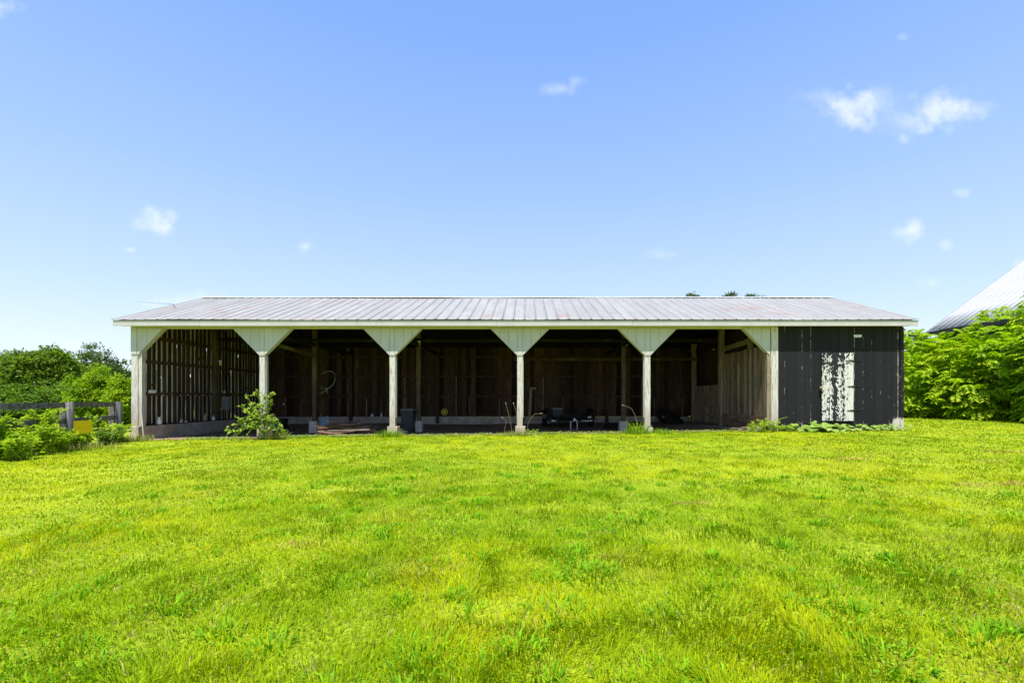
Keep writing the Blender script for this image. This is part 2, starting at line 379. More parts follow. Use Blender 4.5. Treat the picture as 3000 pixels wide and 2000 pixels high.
# ------------------------------------------------------------------ ground levels
def vnoise(x, y, s, seed=0):
    """smooth value noise in -1..1"""
    x = np.asarray(x, dtype=float)/s+seed*17.3; y = np.asarray(y, dtype=float)/s+seed*9.1
    xi = np.floor(x); yi = np.floor(y); fx = x-xi; fy = y-yi; fx = fx*fx*(3-2*fx); fy = fy*fy*(3-2*fy)
    h = lambda a, b: np.modf(np.abs(np.sin(a*127.1+b*311.7+seed*74.7)*43758.5453))[0]*2-1
    return (h(xi,yi)*(1-fx)+h(xi+1,yi)*fx)*(1-fy)+(h(xi,yi+1)*(1-fx)+h(xi+1,yi+1)*fx)*fy
def fbm(x, y, s, seed=0): return vnoise(x,y,s,seed)*.55+vnoise(x,y,s/2.1,seed+1)*.3+vnoise(x,y,s/4.3,seed+2)*.15
def ground(x, y):
    x = np.asarray(x, dtype=float); y = np.asarray(y, dtype=float)
    z = -.03+.0137*np.clip(x, -40, 40)+.010*np.clip(y, -60, 30)
    z = z-.25*np.clip((-13.6-x)/6, 0, 1)
    amp = np.clip((np.abs(y)+.2)/3, 0, 1)*.035
    z = z+fbm(x, y, 5, 3)*amp
    return z-np.clip((y-40)/200, 0, 1)*2
def gz(x, y): return float(ground(x, y))
def floor_z(x, y):
    x = np.asarray(x, dtype=float); y = np.asarray(y, dtype=float)
    b = np.interp(x, [-13.5,-8,-4,4,6.5,8.4], [-.24,-.27,-.22,-.18,-.08,.06])
    t = np.clip((y-.45)/1.2, 0, 1); b = b*t+(-.03+.0137*x-.005)*(1-t)
    t = np.clip((y-6.6)/1.3, 0, 1); t2 = t*(.6+.4*vnoise(x, y*0, 1.3, 5)); b = b+(-.02-b)*t2
    return b+.02*fbm(x, y, 1.1, 8)
def fz(x, y): return float(floor_z(x, y))
def grid_sheet(name, xs, ys, zf, mat, parent=None, warp=None):
    X, Y = np.meshgrid(xs, ys)
    if warp is not None: Y = warp(X, Y)
    V = np.stack([X, Y, zf(X, Y)], -1).reshape(-1, 3); nx, ny = len(xs), len(ys)
    i = (np.arange(ny-1)[:,None]*nx+np.arange(nx-1)).ravel()
    return np_mesh(name, V, np.stack([i, i+1, i+nx+1, i+nx], 1), mat, parent, n=4, smooth=True)
def soil_mat():
    m, n, b = newmat('earth floor'); f = noise(n, (1,1,1), 1.3, 6, .7); g = noise(n, (1,1,1), 22, 4, .7)
    c = mixc(n, ss(n, f, .3, .7), (.17,.112,.08), (.31,.215,.155)); c = mixc(n, ss(n, g, .55, .72, 0, .5), c, (.36,.27,.20))
    n.links.new(c, b.inputs['Base Color']); b.inputs['Roughness'].default_value = .95; bump(n, b, MT(n,'ADD',g,MT(n,'MULTIPLY',f,2)), .8, .03); return m
def lawn_mat():
    m, n, b = newmat('turf'); f = noise(n, (1,1,1), .35, 5, .6); g = noise(n, (1,1,1), 30, 5, .75); k = noise(n, (1,1,1), 4, 4, .6)
    c = mixc(n, ss(n, g, .35, .65), (.13,.17,.008), (.34,.45,.008)); c = mixc(n, ss(n, f, .4, .7, 0, .5), c, (.38,.42,.01))
    c = mixc(n, ss(n, k, .62, .74, 0, .5), c, (.28,.22,.09))
    n.links.new(c, b.inputs['Base Color']); b.inputs['Roughness'].default_value = .95; bump(n, b, g, .8, .03); return m
M['dirt'] = soil_mat(); M['turf'] = lawn_mat()
xs = np.unique(np.concatenate([np.linspace(-600,-40,15), np.linspace(-40,40,161), np.linspace(40,600,15)]))
ys = np.unique(np.concatenate([np.linspace(-200,-22,8), np.linspace(-22,26,121), np.linspace(26,900,22)]))
def gz2(X, Y):
    z = ground(X, Y)
    inside = (X > -13.45) & (X < 8.55) & (Y > .45) & (Y < 8.2)
    return np.where(inside, z-.55, z)
g_ = grid_sheet('ground', xs, ys, gz2, M['turf']); tag(g_, kind='structure')
fx_ = np.linspace(-13.55, 8.5, 180); fy_ = np.concatenate([np.linspace(0, .3, 4), np.linspace(.4, 8.1, 50)])
def warp(X, Y):
    e = -.04-.27*np.clip((-8.3-X)/2, 0, 1)+.16*fbm(X, X*0, 1.1, 4)+.05*vnoise(X, X*0, .25, 6)
    return np.where(Y < .01, e, np.where(Y < .35, np.maximum(Y, e+.05+Y), Y))
def floor_front(X, Y):
    z = floor_z(X, Y)
    return np.where(Y < .42, np.maximum(z, gz2(X, np.minimum(Y, .05))+.012), z)
g_ = grid_sheet('dirt_floor', fx_, fy_, floor_front, M['dirt'], warp=warp); tag(g_, kind='structure')

# ------------------------------------------------------------------ the shed
XL, XR, XB = -13.59, 12.97, 8.68        # outer corners, start of the black room
YB = 8.16; ZH = 3.62
shed = thing('open_fronted_shed', 'long open-fronted wooden shed with faded metal roof, white bracketed posts and black end room', 'shed', (0, 0, 0))
E0, E1, YE, ZE, YR, ZR = -13.95, 13.25, -.34, 3.88, 4.08, 5.58
# roof: ribbed sheets swept up each slope
def ribbed(name, mat, parent, x0, x1, ya, za, yb, zb, pitch=.375, steps=12, sag=.02, h=.022, axis='X', flip=False, off=0, minor=True):
    prof = []
    x = x0; k = 0
    while x < x1-.01:
        prof += [(x, 0), (x+.012, h), (x+.040, h), (x+.055, 0)]
        if minor: prof += [(x+.17, 0), (x+.18, .005), (x+.20, .005), (x+.21, 0)]
        x += pitch; k += 1
    prof.append((min(x, x1), 0)); prof = np.array([p for p in prof if p[0] <= x1])
    t = np.linspace(0, 1, steps)
    nrm = np.array([-(zb-za), (yb-ya)]); nrm = nrm/np.linalg.norm(nrm); nrm = nrm*np.sign(nrm[1])
    V = []
    for q in t:
        lift = sag*vnoise(prof[:,0], prof[:,0]*0+q*3, 1.9, 7)+sag*.3*vnoise(prof[:,0], prof[:,0]*0+q*3, .45, 2)*(1 if q < .05 else .5)
        hh = prof[:,1]+lift+off
        V.append(np.stack([prof[:,0], ya+(yb-ya)*q+nrm[0]*hh, za+(zb-za)*q+nrm[1]*hh], 1))
    V = np.concatenate(V); nx = len(prof)
    i = (np.arange(steps-1)[:,None]*nx+np.arange(nx-1)).ravel()
    T = np.stack([i, i+1, i+nx+1, i+nx], 1)
    if axis == 'Y': V = V[:, [1,0,2]]; T = T[:, ::-1]
    o = np_mesh(name, V, T, mat, parent, n=4)
    md = o.modifiers.new('thickness', 'SOLIDIFY'); md.thickness = .006; md.offset = -1
    return o
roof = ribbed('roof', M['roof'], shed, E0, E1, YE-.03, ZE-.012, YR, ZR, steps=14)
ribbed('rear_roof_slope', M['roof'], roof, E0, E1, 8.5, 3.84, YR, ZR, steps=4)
b = MB()
n_ = 24
for i in range(n_):                     # ridge cap in short lengths following the wavy ridge
    x0 = E0-.02+(E1-E0+.04)*i/n_; x1 = E0-.02+(E1-E0+.04)*(i+1)/n_+.004
    z = ZR+.035+.012*vnoise(x0, 0, 2.5, 9); z2 = ZR+.035+.012*vnoise(x1, 0, 2.5, 9)
    for sgn in (-1, 1):
        b.add([(x0, YR, z), (x1, YR, z2), (x1, YR+sgn*.19, z2-.075), (x0, YR+sgn*.19, z-.075), (x0, YR, z+.006), (x1, YR, z2+.006), (x1, YR+sgn*.19, z2-.069), (x0, YR+sgn*.19, z-.069)],
              [(0,3,2,1),(4,5,6,7),(0,1,5,4),(1,2,6,5),(2,3,7,6),(3,0,4,7)])
b.build('ridge_cap', M['ridge'], roof)
for ya, za, yb in ((YE+.05, 3.79, YR-.01), (8.4, 3.76, YR+.01)):
    q = [(E0+.05,ya,za),(E1-.05,ya,za),(E1-.05,yb,5.47),(E0+.05,yb,5.47)]; MB().hexa([Vector(p) for p in q]+[Vector(p)+Vector((0,0,.02)) for p in q]).build('roof_shade_sheet', M['deck'], roof)  # dark sheets added under the metal so the ceiling reads as deep shade
# fascia boards
b = MB(); joints = [E0+.02, -11.0, -5.05, -1.0, 3.6, 8.2, E1-.02]
for a, c in zip(joints, joints[1:]):
    dz = random.uniform(-.006, .006)
    b.hexa([(a+.004,YE,3.665+dz),(c-.003,YE,3.665-dz),(c-.003,YE+.035,3.665-dz),(a+.004,YE+.035,3.665+dz),(a+.004,YE,3.85),(c-.003,YE,3.85),(c-.003,YE+.035,3.85),(a+.004,YE+.035,3.85)])
b.build('fascia', M['trim'], shed)
for X in (E0+.03, E1-.065):
    for ya, za, yb, zb in ((YE+.04, 3.66, YR-.002, 5.36), (8.4, 3.66, YR+.002, 5.36)):
        b = MB()
        b.hexa([(X,ya,za),(X+.03,ya,za),(X+.03,yb,zb),(X,yb,zb),(X,ya,za+.17),(X+.03,ya,za+.17),(X+.03,yb,zb+.17),(X,yb,zb+.17)] if ya < yb else
               [(X,yb,zb),(X+.03,yb,zb),(X+.03,ya,za),(X,ya,za),(X,yb,zb+.17),(X+.03,yb,zb+.17),(X+.03,ya,za+.17),(X,ya,za+.17)])
        b.build('rake_board', M['trim'], shed)
# rafters + purlins under the sheets
x = E0+.25
while x < E1:
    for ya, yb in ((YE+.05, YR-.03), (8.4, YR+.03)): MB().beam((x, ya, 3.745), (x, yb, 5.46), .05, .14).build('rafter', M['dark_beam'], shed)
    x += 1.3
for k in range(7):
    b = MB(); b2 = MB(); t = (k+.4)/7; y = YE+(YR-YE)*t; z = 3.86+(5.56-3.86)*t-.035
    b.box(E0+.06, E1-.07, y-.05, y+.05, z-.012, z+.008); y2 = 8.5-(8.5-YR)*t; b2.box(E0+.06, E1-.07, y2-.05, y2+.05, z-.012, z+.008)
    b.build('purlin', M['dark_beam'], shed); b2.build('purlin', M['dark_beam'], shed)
# header across the bays
MB().box(XL+.2, XB-.02, .0, .04, ZH, 3.80).build('header_beam', M['white'], shed)
MB().box(XL+.2, XB-.27, .17, .22, ZH+.01, 3.78).build('header_beam', M['dark_beam'], shed)
b = MB(); b.box(XL+.2, XB-.27, .04, .17, ZH+.005, ZH+.03); b.build('header_soffit', M['white'], shed)
# eave soffit of the overhang
b = MB(); b.box(E0+.07, E1-.08, YE+.036, -.004, 3.70, 3.72); b.build('soffit', M['white'], shed)

# front posts with plinths and bracket panels
post_x = [(-13.60, -13.38), (-9.185, -9.005), (-4.70, -4.515), (-.303, -.115), (4.095, 4.285)]
Zp = .255
def gusset(parent, x, sgn, reach=.92, thick=.17):
    """triangular boarded bracket beside a post edge x, reaching sgn*reach at the header"""
    z1 = ZH+.012; z0 = z1-.93
    w_ = .30; k = 0; bd = MB(); xx = 0
    widths = [.30, .31, .31] if abs(reach-.92) < .01 else [.32, .3, .3]
    for w_ in widths:                  # upright boards, each cut along the slope
        xa = xx; xb = min(xx+w_-.007, reach)
        za = z0+.93*xa/reach; zb = z0+.93*xb/reach
        y0 = -.022+random.uniform(-.003, .003)
        poly = [(x+sgn*xa, za), (x+sgn*xb, zb), (x+sgn*xb, z1-.01), (x+sgn*xa, z1-.01)]
        if sgn < 0: poly = poly[::-1]
        bd.prism(poly, y0, y0+.021); xx += w_
    g = bd.build('bracket', M['white'], parent)
    tr = MB()                          # sloping soffit board closing the bracket from below
    a = Vector((x, 0, z0)); c = Vector((x+sgn*reach, 0, z1-.012)); d = Vector((0, 0, .028))
    q = [(a.x,-.008,a.z),(c.x,-.008,c.z),(c.x,thick,c.z),(a.x,thick,a.z)]
    tr.hexa([Vector(p) for p in q]+[Vector(p)+d for p in q]); tr.build('bracket_edge', M['white'], g)
    return g
for i, (xa, xb) in enumerate(post_x):
    b = MB(); b.board(((xa+xb)/2, .0, Zp), (1,0,0), xb-xa, xb-xa, (ZH+.005-Zp) if i == 0 else ZH-.002-Zp, (0,1,0), 9, .004)
    p = b.build('front_post', M['post'], shed)
    if i == 0:
        b = MB(); b.box(xb+.001, xb+.12, .03, .18, Zp, ZH); b.build('side_stud', M['post'], p)
        b = MB(); b.box(XL-.012, xb-.02, -.024, -.002, 2.74, 3.70); b.build('corner_board', M['white'], p)
    else:
        b = MB(); b.box(xa+.01, xb-.01, -.024, -.002, 2.70, ZH); b.build('face_board', M['white'], p)
        side = 1 if xa < 0 else -1
        b = MB(); b.box(xb+.001 if side > 0 else xa-.026, xb+.026 if side > 0 else xa-.001, .05, .17, Zp+.3, ZH-.94); b.build('side_batten', M['white'], p)
        gusset(p, xa, -1)
    gusset(p, xb, 1, .92 if i else .88)
    # plinth
    pw = .155; c = (xa+xb)/2; g0 = min(gz(c, -.1), -.1)-.15
    b = MB(); b.box(c-pw+(.0 if i else .03), c+pw+.03, -.06, .30, g0, Zp-.004, .008)
    pl = b.build('plinth', M['plinth'], p, bevel=.012)
    if i == 4:                          # crumbled plinth
        bpy_me = pl.data
        for vtx in bpy_me.vertices:
            if vtx.co.z > 0: vtx.co.z -= .0 if vtx.co.x < c else .05
            if vtx.co.z < 0: vtx.co.x = c+(vtx.co.x-c)*.7
# right-hand jamb
b = MB(); b.box(8.44, 8.675, -.03, .16, .12, 3.68); jamb = b.build('jamb_post', M['post'], shed)
b = MB(); b.box(8.30, 8.436, .0, .15, .25, ZH); b.build('inner_jamb', M['wall_grey'], jamb)
gusset(jamb, 8.40, -1, .92)
# foundation (left side, back)
b = MB(); b.box(XL, XL+.28, .31, YB+.1, -.6, .245, .01); b.box(XL+.285, 8.5, YB-.16, YB+.1, -.6, .245, .01)
b.box(8.60, XR-.05, .1, .3, -.4, .12); b.box(XR-.25, XR-.05, .31, YB, -.4, .12); b.box(8.6, XR-.26, YB-.16, YB, -.4, .12)
b.build('foundation_wall', M['concrete'], shed)
b = MB(); b.box(XL+.02, XL+.24, .2, YB, .25, .285, .006); b.box(XL+.3, 8.5, YB-.12, YB+.05, .25, .285, .006); b.build('sill_plate', M['dark_beam'], shed)
# gable wall at the left: loose boards with slits of daylight
b = MB(); st = MB(); y = .16
random.seed(21)
while y < YB:
    w_ = random.uniform(.15, .22); yc = y+w_/2; zt = 3.62+(min(yc, 8.16-yc))*.394; z0 = .27
    b.board((XL+.02, yc, z0), (0,1,0), .022, w_, zt-z0, (1,0,0), 11, random.choice([.004,.007,.012]))
    gap = random.choice([.022,.035,.045,.055,.065]); yg = y+w_+gap/2+.014; h0 = .27
    while h0 < zt-.2:                    # pale strips in the gaps, broken and shifted, leaving slits of daylight
        hh = min(random.uniform(.7, 2.6), zt-h0); st.board((XL+.030, yg-.014+random.uniform(-.006,.006), h0), (0,1,0), .016, (gap*random.uniform(.55,.95) if h0 < 2.0 else gap*.98), hh, (1,0,0), 9, .005); h0 += hh+random.choice([0,.0,.02,.12])
    y += w_+gap
gw = b.build('gable_wall', M['gable'], shed); st.build('cover_strips', M['slit'], gw)
for z in (1.38, 2.53, 3.40): MB().box(XL+.045, XL+.10, .17, YB-.1, z-.055, z+.055, .006).build('girt', M['beam'], gw)
for y in (YR-.15, YB-.2): MB().board((XL+.14, y, .28), (1,0,0), .2, .22, 3.3 if y > 5 else 4.9, (0,1,0), 6, .008).build('wall_post', M['ipost'], gw)
# back wall
b = MB(); x = XL+.1
while x < XR-.05:
    w_ = random.uniform(.19, .26); b.board((x+w_/2, YB-.03, .28 if x < 8.4 else .0), (1,0,0), .022, w_, 3.56, (0,1,0), 4, .003); x += w_+random.choice([.002,.003,.006]) 
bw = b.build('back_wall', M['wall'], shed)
for z in (1.30, 2.35, 3.35): MB().box(XL+.3, XB, YB-.09, YB-.035, z-.05, z+.05, .004).build('girt', M['wall'], bw)
MB().box(XL+.1, XR-.05, YB-.008, YB+.002, .28, 3.86).build('light_block_sheet', M['blackpl'], bw)  # black sheet added behind the boards to block light through the gaps
x = XL+.2
while x < 8.3: MB().box(x, x+.022+random.random()*.02, YB-.045, YB-.032, .3, random.choice([1.2,1.2,2.3])).build('batten', M['wall_grey'], bw); x += random.uniform(.6, 1.9)
for x in (-9.1, -4.6, -.2, 4.2): MB().board((x, YB-.25, -.1), (1,0,0), .14, .17, 3.6, (0,1,0), 5, .006).build('back_post', M['wall'], bw)
# centre row of posts
for i, px in enumerate((-9.09, -4.62, -.2, 4.19)):
    if i == 2: continue
    b = MB(); b.board((px, 3.84, .235), (1,0,0), .17, .17, 4.9, (0,1,0), 10, .010)
    p = b.build('centre_post', M['ipost'], shed)
    b = MB(); pw = .18; q = fz(px, 3.9)-.1
    b.box(px-pw, px+pw-.03, 3.74, 4.08, q, .232, .006); b.build('plinth', M['plinth_in'], p, bevel=.01)
    if i == 1:
        MB().beam((px-.05, 3.79, .24), (px-.06, 3.78, .52), .05, .03).build('splinter', M['plank_grey'], p); MB().beam((px+.06, 3.79, .24), (px+.05, 3.79, .50), .035, .03).build('splinter', M['plank_grey'], p)
# tie beams, braces and joists
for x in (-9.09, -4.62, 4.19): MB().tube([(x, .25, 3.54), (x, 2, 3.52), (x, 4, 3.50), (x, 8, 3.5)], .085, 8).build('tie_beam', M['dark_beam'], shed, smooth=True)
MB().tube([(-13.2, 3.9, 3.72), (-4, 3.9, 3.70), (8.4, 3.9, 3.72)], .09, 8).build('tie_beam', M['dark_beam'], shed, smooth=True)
for a, c in (((-9.0, 3.8, 3.0), (-10.4, 1.0, 3.56)),): MB().beam(a, c, .10, .12).build('brace', M['beam'], shed)
b = MB(); b.beam((-.6, 6.4, 3.08), (8.3, 6.3, 3.08), .1, .12); b.build('hanging_rail', M['beam'], shed)
# partition of the end room
XP = 8.34
b = MB(); y = .2
while y < 3.55:
    w_ = random.uniform(.15, .21); b.board((XP, y+w_/2, .60), (0,1,0), .022, w_, 2.45+random.uniform(-.02,.02), (1,0,0), 7, .004); y += w_+.005
pt = b.build('partition_wall', M['wall_grey'], shed)
MB().box(XP-.02, XP+.03, .18, 3.55, .30, .60, .006).build('kick_board', M['kick'], pt); MB().box(XP-.03, XP+.03, .3, 3.6, .10, .29, .008).build('kick_board', M['kick'], pt)
for q, w_, h_ in (((XP-.02, 3.60, .0), .2, 4.6), ((XP+.11, 1.35, .3), .15, 3.9), ((XP, 6.85, .0), .2, 3.9)): MB().board(q, (1,0,0), w_, w_, h_, (0,1,0), 9, .008).build('partition_post', M['wall_grey'], pt)
MB().beam((XP+.1, .25, 3.60), (XP+.1, 7.9, 3.5), .1, .16).build('partition_plate', M['dark_beam'], pt); MB().beam((XP+.08, 1.4, 3.38), (XP+.08, 3.6, 3.30), .03, .2).build('partition_plate', M['wall_grey'], pt)
b = MB(); y = 3.85
for k in range(7):
    w_ = .41; 
    b.board((XP, y+w_/2, .10), (0,1,0), .025, w_-(.0 if k not in (2,4) else .05), 1.70, (1,0,0), 6, .006); y += w_+.012
gd = b.build('half_gate', M['wall_grey'], pt)
for z in (.45, .95, 1.45): MB().box(XP-.03, XP-.003, 3.9, 6.75, z-.05, z+.05).build('gate_rail', M['wall_grey'], gd)
# black end room: front, gable end, inner lining
b = MB(); x = 8.70
while x < XR-.02:
    w_ = min(BW, XR-x); bt = gz(x+.1, 0)+.02+random.uniform(-.02, .03)
    b.board((x+w_/2, -.022+random.uniform(-.003,.003), bt), (1,0,0), .022, w_-.006, 3.70-bt, (0,1,0), 9, .0016); x += BW
bl = b.build('black_front_wall', M['black'], shed)
b = MB(); y = .02
while y < YB:
    w_ = .3; zt = 3.62+(min(y+.15, 8.16-y-.15))*.394; b.board((XR+.002, y+w_/2, .1), (0,1,0), .022, w_-.006, zt-.1, (-1,0,0), 4, .003); y += w_
b.build('right_gable_wall', M['black'], shed)
MB().box(XP+.3, XP+.33, .2, YB-.05, .0, 4.0).build('room_lining', M['wall'], shed); MB().box(8.72, XR-.03, .02, .05, .1, 3.6).build('room_lining', M['wall'], shed)
b = MB(); b.box(XR-.10, XR+.015, -.046, -.026, gz(XR, 0)+.02, 3.67); b.build('corner_board', M['black'], bl)
# door
dx0, dx1, dz0, dz1 = 10.13, 11.23, .455, 2.78
dcx = (dx0+dx1)/2
b = MB(); ws = [.26, .40, .24, .20]; x = dx0
for k, w_ in enumerate(ws):
    s0 = .07 if k == 0 else 0
    b.board((x+w_/2+s0*.3, -.085, dz0+random.uniform(-.006,.006)), (1,0,0), .026, w_-.006, dz1-dz0+random.uniform(-.006,.0), (0,1,0), 12, .006); x += w_
me = bpy.data.meshes.new('door'); me.from_pydata([(a-dcx, c, d-dz0) for a, c, d in b.v], [], b.f); me.update()
door = link_mesh('door', me, M['door'], shed); door.location = (dcx, 0, dz0); door['label'] = 'door with white paint peeling in patches over black'
for z in (.75, 1.6, 2.5): MB().box(dx0+.08, dx1-.05, -.057, -.03, z-.06, z+.06).build('ledge', M['wall'], door)
for z in (2.50, 1.62, .80):
    b = MB(); b.add([(dx1-.21,-.088,z-.012),(dx1+.0,-.088,z-.035),(dx1+.0,-.088,z+.035),(dx1-.21,-.088,z+.012),(dx1-.21,-.096,z-.012),(dx1+.0,-.096,z-.035),(dx1+.0,-.096,z+.035),(dx1-.21,-.096,z+.012)],
              [(0,1,2,3),(7,6,5,4),(0,4,5,1),(1,5,6,2),(2,6,7,3),(3,7,4,0)])
    b.tube([(dx1+.012,-.09,z-.05),(dx1+.012,-.09,z+.05)], .014, 8); b.beam((dx1+.02,-.035,z), (dx1+.26,-.035,z+.035), .014, .022)
    b.build('hinge', M['iron'], door)
b = MB(); b.lathe((dx0-.02, -.10, dz0+1.12), [(.03,-.05),(.05,-.02),(.05,.02),(.025,.06)], 8); b.build('latch', M['plank_grey'], door)
# plaque
pc = at(2512, 984, -.03)
b = MB(); b.prism([(pc.x-.13,pc.z-.02),(pc.x-.10,pc.z-.045),(pc.x+.10,pc.z-.045),(pc.x+.13,pc.z-.02),(pc.x+.13,pc.z+.04),(pc.x-.13,pc.z+.04)], -.05, -.03)
pq = b.build('plaque', M['whiteplastic'], shed)
b = MB()
for k in range(6): x = pc.x-.075+k*.03; b.box(x-.009, x+.009, -.0535, -.051, pc.z-.018+.008*(k % 2), pc.z+.012)
b.build('worn_lettering', M['iron'], pq)
# loose wire above the left rake
p0 = at(506, 891, 1.6)
b = MB(); b.tube([p0, at(490, 889.5, 1.6), at(450, 887.5, 1.7), at(428, 885, 1.8), at(405, 883.5, 1.9)], [.007,.006,.005,.004,.003], 6); b.build('loose_wire', M['wire'], shed)
b = MB(); b.tube([p0, (p0.x+.1, p0.y, p0.z-.12)], .012, 6); b.build('wire_bracket', M['wire'], shed)

#@@OBJECTS@@
# ------------------------------------------------------------------ foliage builders (numpy)
def unit(v_): return v_/np.maximum(np.linalg.norm(v_, axis=1, keepdims=True), 1e-6)
def leaves(P, D, NN, Ls, Ws, fold=.18):
    """one folded pointed leaf per row: base P, direction D, normal NN, length, width -> V,T"""
    D = unit(D); B = unit(np.cross(D, NN)); U = np.cross(B, D); Ls = Ls[:,None]; Ws = Ws[:,None]
    v0 = P; v1 = P+D*Ls*.42+B*Ws*.5+U*Ws*fold; v2 = P+D*Ls-U*Ls*.12; v3 = P+D*Ls*.42-B*Ws*.5+U*Ws*fold
    V = np.stack([v0, v1, v2, v3], 1).reshape(-1, 3); i = np.arange(len(P))*4
    T = np.concatenate([np.stack([i, i+1, i+2], 1), np.stack([i, i+2, i+3], 1)])
    return V, T
def join(parts):
    V = []; T = []; o = 0
    for v_, t in parts: V.append(v_); T.append(t+o); o += len(v_)
    return np.concatenate(V), np.concatenate(T)
def rdir(n): return unit(rng.normal(size=(n, 3)))
def fronds(P, D, Ls, nl=8, lw=.035, ll=.14, droop=.35):
    """pinnate leaves: rachis from P along D bending down, paired leaflets"""
    n = len(P); D = unit(D); up = np.tile([0,0,1.0], (n,1)); B = unit(np.cross(D, up)); out = []
    for k in range(nl):
        t = (k+1.0)/nl
        q = P+D*(Ls*t)[:,None]; q[:,2] -= droop*Ls*t*t
        tan = unit(D-np.array([0,0,1.0])*(2*droop*t)); U = np.cross(B, tan)
        sc = (Ls/.55)*(1-.45*abs(t-.45))
        for s_ in (-1, 1):
            d = unit(B*s_*.9+tan*.55-np.array([0,0,.22])+rdir(n)*.12)
            out.append(leaves(q, d, U+rdir(n)*.25, ll*sc*(.8+.4*rng.random(n)), lw*sc*(.8+.4*rng.random(n))))
    return join(out)
def trunk_mesh(base, h, r, limbs=7, spread=.6, seed=0, zmin=.35):
    rr = random.Random(seed); b = MB(); base = Vector(base)
    top = base+Vector((rr.uniform(-.05,.05)*h, rr.uniform(-.05,.05)*h, h*.8))
    pts = [base-Vector((0,0,.2))]+[base.lerp(top, t)+Vector((rr.uniform(-1,1), rr.uniform(-1,1), 0))*r*.5 for t in (.2,.4,.6,.8,1)]
    b.tube(pts, [r*1.3, r, r*.85, r*.65, r*.42, r*.15], 8)
    for k in range(limbs):
        t = zmin+(.95-zmin)*k/limbs; q = base.lerp(top, t); a = k*2.4+rr.random(); l = h*spread*(1-t*.6)*rr.uniform(.5,.8)
        d = Vector((math.cos(a), math.sin(a), .55))
        b.tube([q, q+d*l*.35, q+d*l*.7+Vector((0,0,.08*l)), q+d*l+Vector((0,0,.2*l))], [r*.4*(1-t*.5), r*.28*(1-t*.5), r*.16, r*.04], 6)
    return b
def crown_clusters(c, rad, n, seed=0, lump=.28, shell=.55, bottom=-.8):
    """cluster centres inside a lumpy ellipsoid, biased outwards"""
    d = rdir(n*2); d = d[d[:,2] > bottom][:n]
    f = 1+lump*np.sin(d[:,0]*5+seed)*np.cos(d[:,1]*4+seed*2)+lump*.6*np.sin(d[:,2]*7+d[:,0]*6+seed*3)
    r_ = (shell+(1-shell)*rng.random(len(d))**.6)*f
    return np.array(c)+d*r_[:,None]*np.array(rad), d
def crown(c, rad, ncl, per, cr, lsize, lw, seed=0, lump=.28, shell=.5, bottom=-.8):
    P, d = crown_clusters(c, rad, ncl, seed, lump, shell, bottom); m = len(P)
    idx = np.repeat(np.arange(m), per); k = len(idx)
    s_ = cr*(.6+.8*rng.random(m))
    q = P[idx]+rng.normal(size=(k,3))*s_[idx][:,None]*np.array([.6,.6,.36])
    dd = unit(rdir(k)+d[idx]*.8+np.array([0,0,-.25])); nn = unit(rdir(k)*.7+np.array([0,0,1.0])+d[idx]*.3)
    L_ = lsize*(.6+.8*rng.random(k)); return leaves(q, dd, nn, L_, L_*lw)
def tree(name, label, cat, base, h, c, rad, leaf, ncl, per, cr, ls, lw=.5, r=.25, seed=0, group=None, lump=.28, shell=.5, bottom=-.8, limbs=7):
    t = thing(name, label, cat, base, group)
    trunk_mesh(base, h, r, limbs, .55, seed).build('trunk', M['bark'], t, smooth=True)
    V, T = crown(c, rad, ncl, per, cr, ls, lw, seed, lump, shell, bottom)
    np_mesh('crown', V, T, leaf, t); return t
def stems_leaves(paths, lsize, lw, gap, srad=.012, up=.5, tipscale=.6, spread=1.0, droopy=.25):
    """leafy stems along 3-D paths"""
    b = MB(); P = []; D = []; Nn = []; Ls = []
    for path in paths:
        path = [Vector(p) for p in path]; m = len(path)
        b.tube(path, [srad*(1-.75*i/(m-1)) for i in range(m)], 6)
        tot_ = sum((path[i+1]-path[i]).length for i in range(m-1)); n = max(3, int(tot_/gap)); s_ = 0; side = 1
        for k in range(n):
            t = (k+.6)/n; x = t*(m-1); i = min(int(x), m-2); p = path[i].lerp(path[i+1], x-i); d = (path[i+1]-path[i]).normalized()
            if t < .08: continue
            for rep_ in range(2):
                side = -side; rv = Vector(rdir(1)[0])
                sd = d.cross(Vector((0,0,1))); sd = sd.normalized() if sd.length > .05 else Vector((1,0,0))
                P.append(p); D.append(sd*side*spread+d*.5+rv*.6+Vector((0,0,-droopy))); Nn.append(Vector((0,0,1))*up+rv*.5+Vector((0,-.35,0)))
                Ls.append(lsize*(1-(1-tipscale)*t)*random.uniform(.6,1.25))
        P.append(path[-1]); D.append(d); Nn.append(Vector((0,-.3,1))); Ls.append(lsize*tipscale)
    Ls = np.array(Ls); V, T = leaves(np.array(P), np.array(D), np.array(Nn), Ls, Ls*lw)
    return b, V, T
def leafy_plant(name, label, cat, paths, leaf, lsize, lw, gap, srad=.01, group=None, stem=None, **k):
    base = Vector(paths[0][0]); t = thing(name, label, cat, base, group)
    b, V, T = stems_leaves(paths, lsize, lw, gap, srad, **k)
    b.build('stems', stem or M['stem'], t, smooth=True); np_mesh('leaves', V, T, leaf, t); return t
def bush_paths(x, y, h, n, spread, lean=(0,0)):
    out = []; z0 = gz(x, y)-.03
    for k in range(n):
        a = random.uniform(0, 6.28); l = h*random.uniform(.55, 1.0); s_ = spread*random.uniform(.3, 1.0)
        q = Vector((x+random.uniform(-.12,.12), y+random.uniform(-.12,.12), z0)); dx = math.cos(a)*s_+lean[0]; dy = math.sin(a)*s_+lean[1]
        out.append([q, q+Vector((dx*.25, dy*.25, l*.5)), q+Vector((dx*.6, dy*.6, l*.85)), q+Vector((dx, dy, l*random.uniform(.8,1.02)))])
    return out
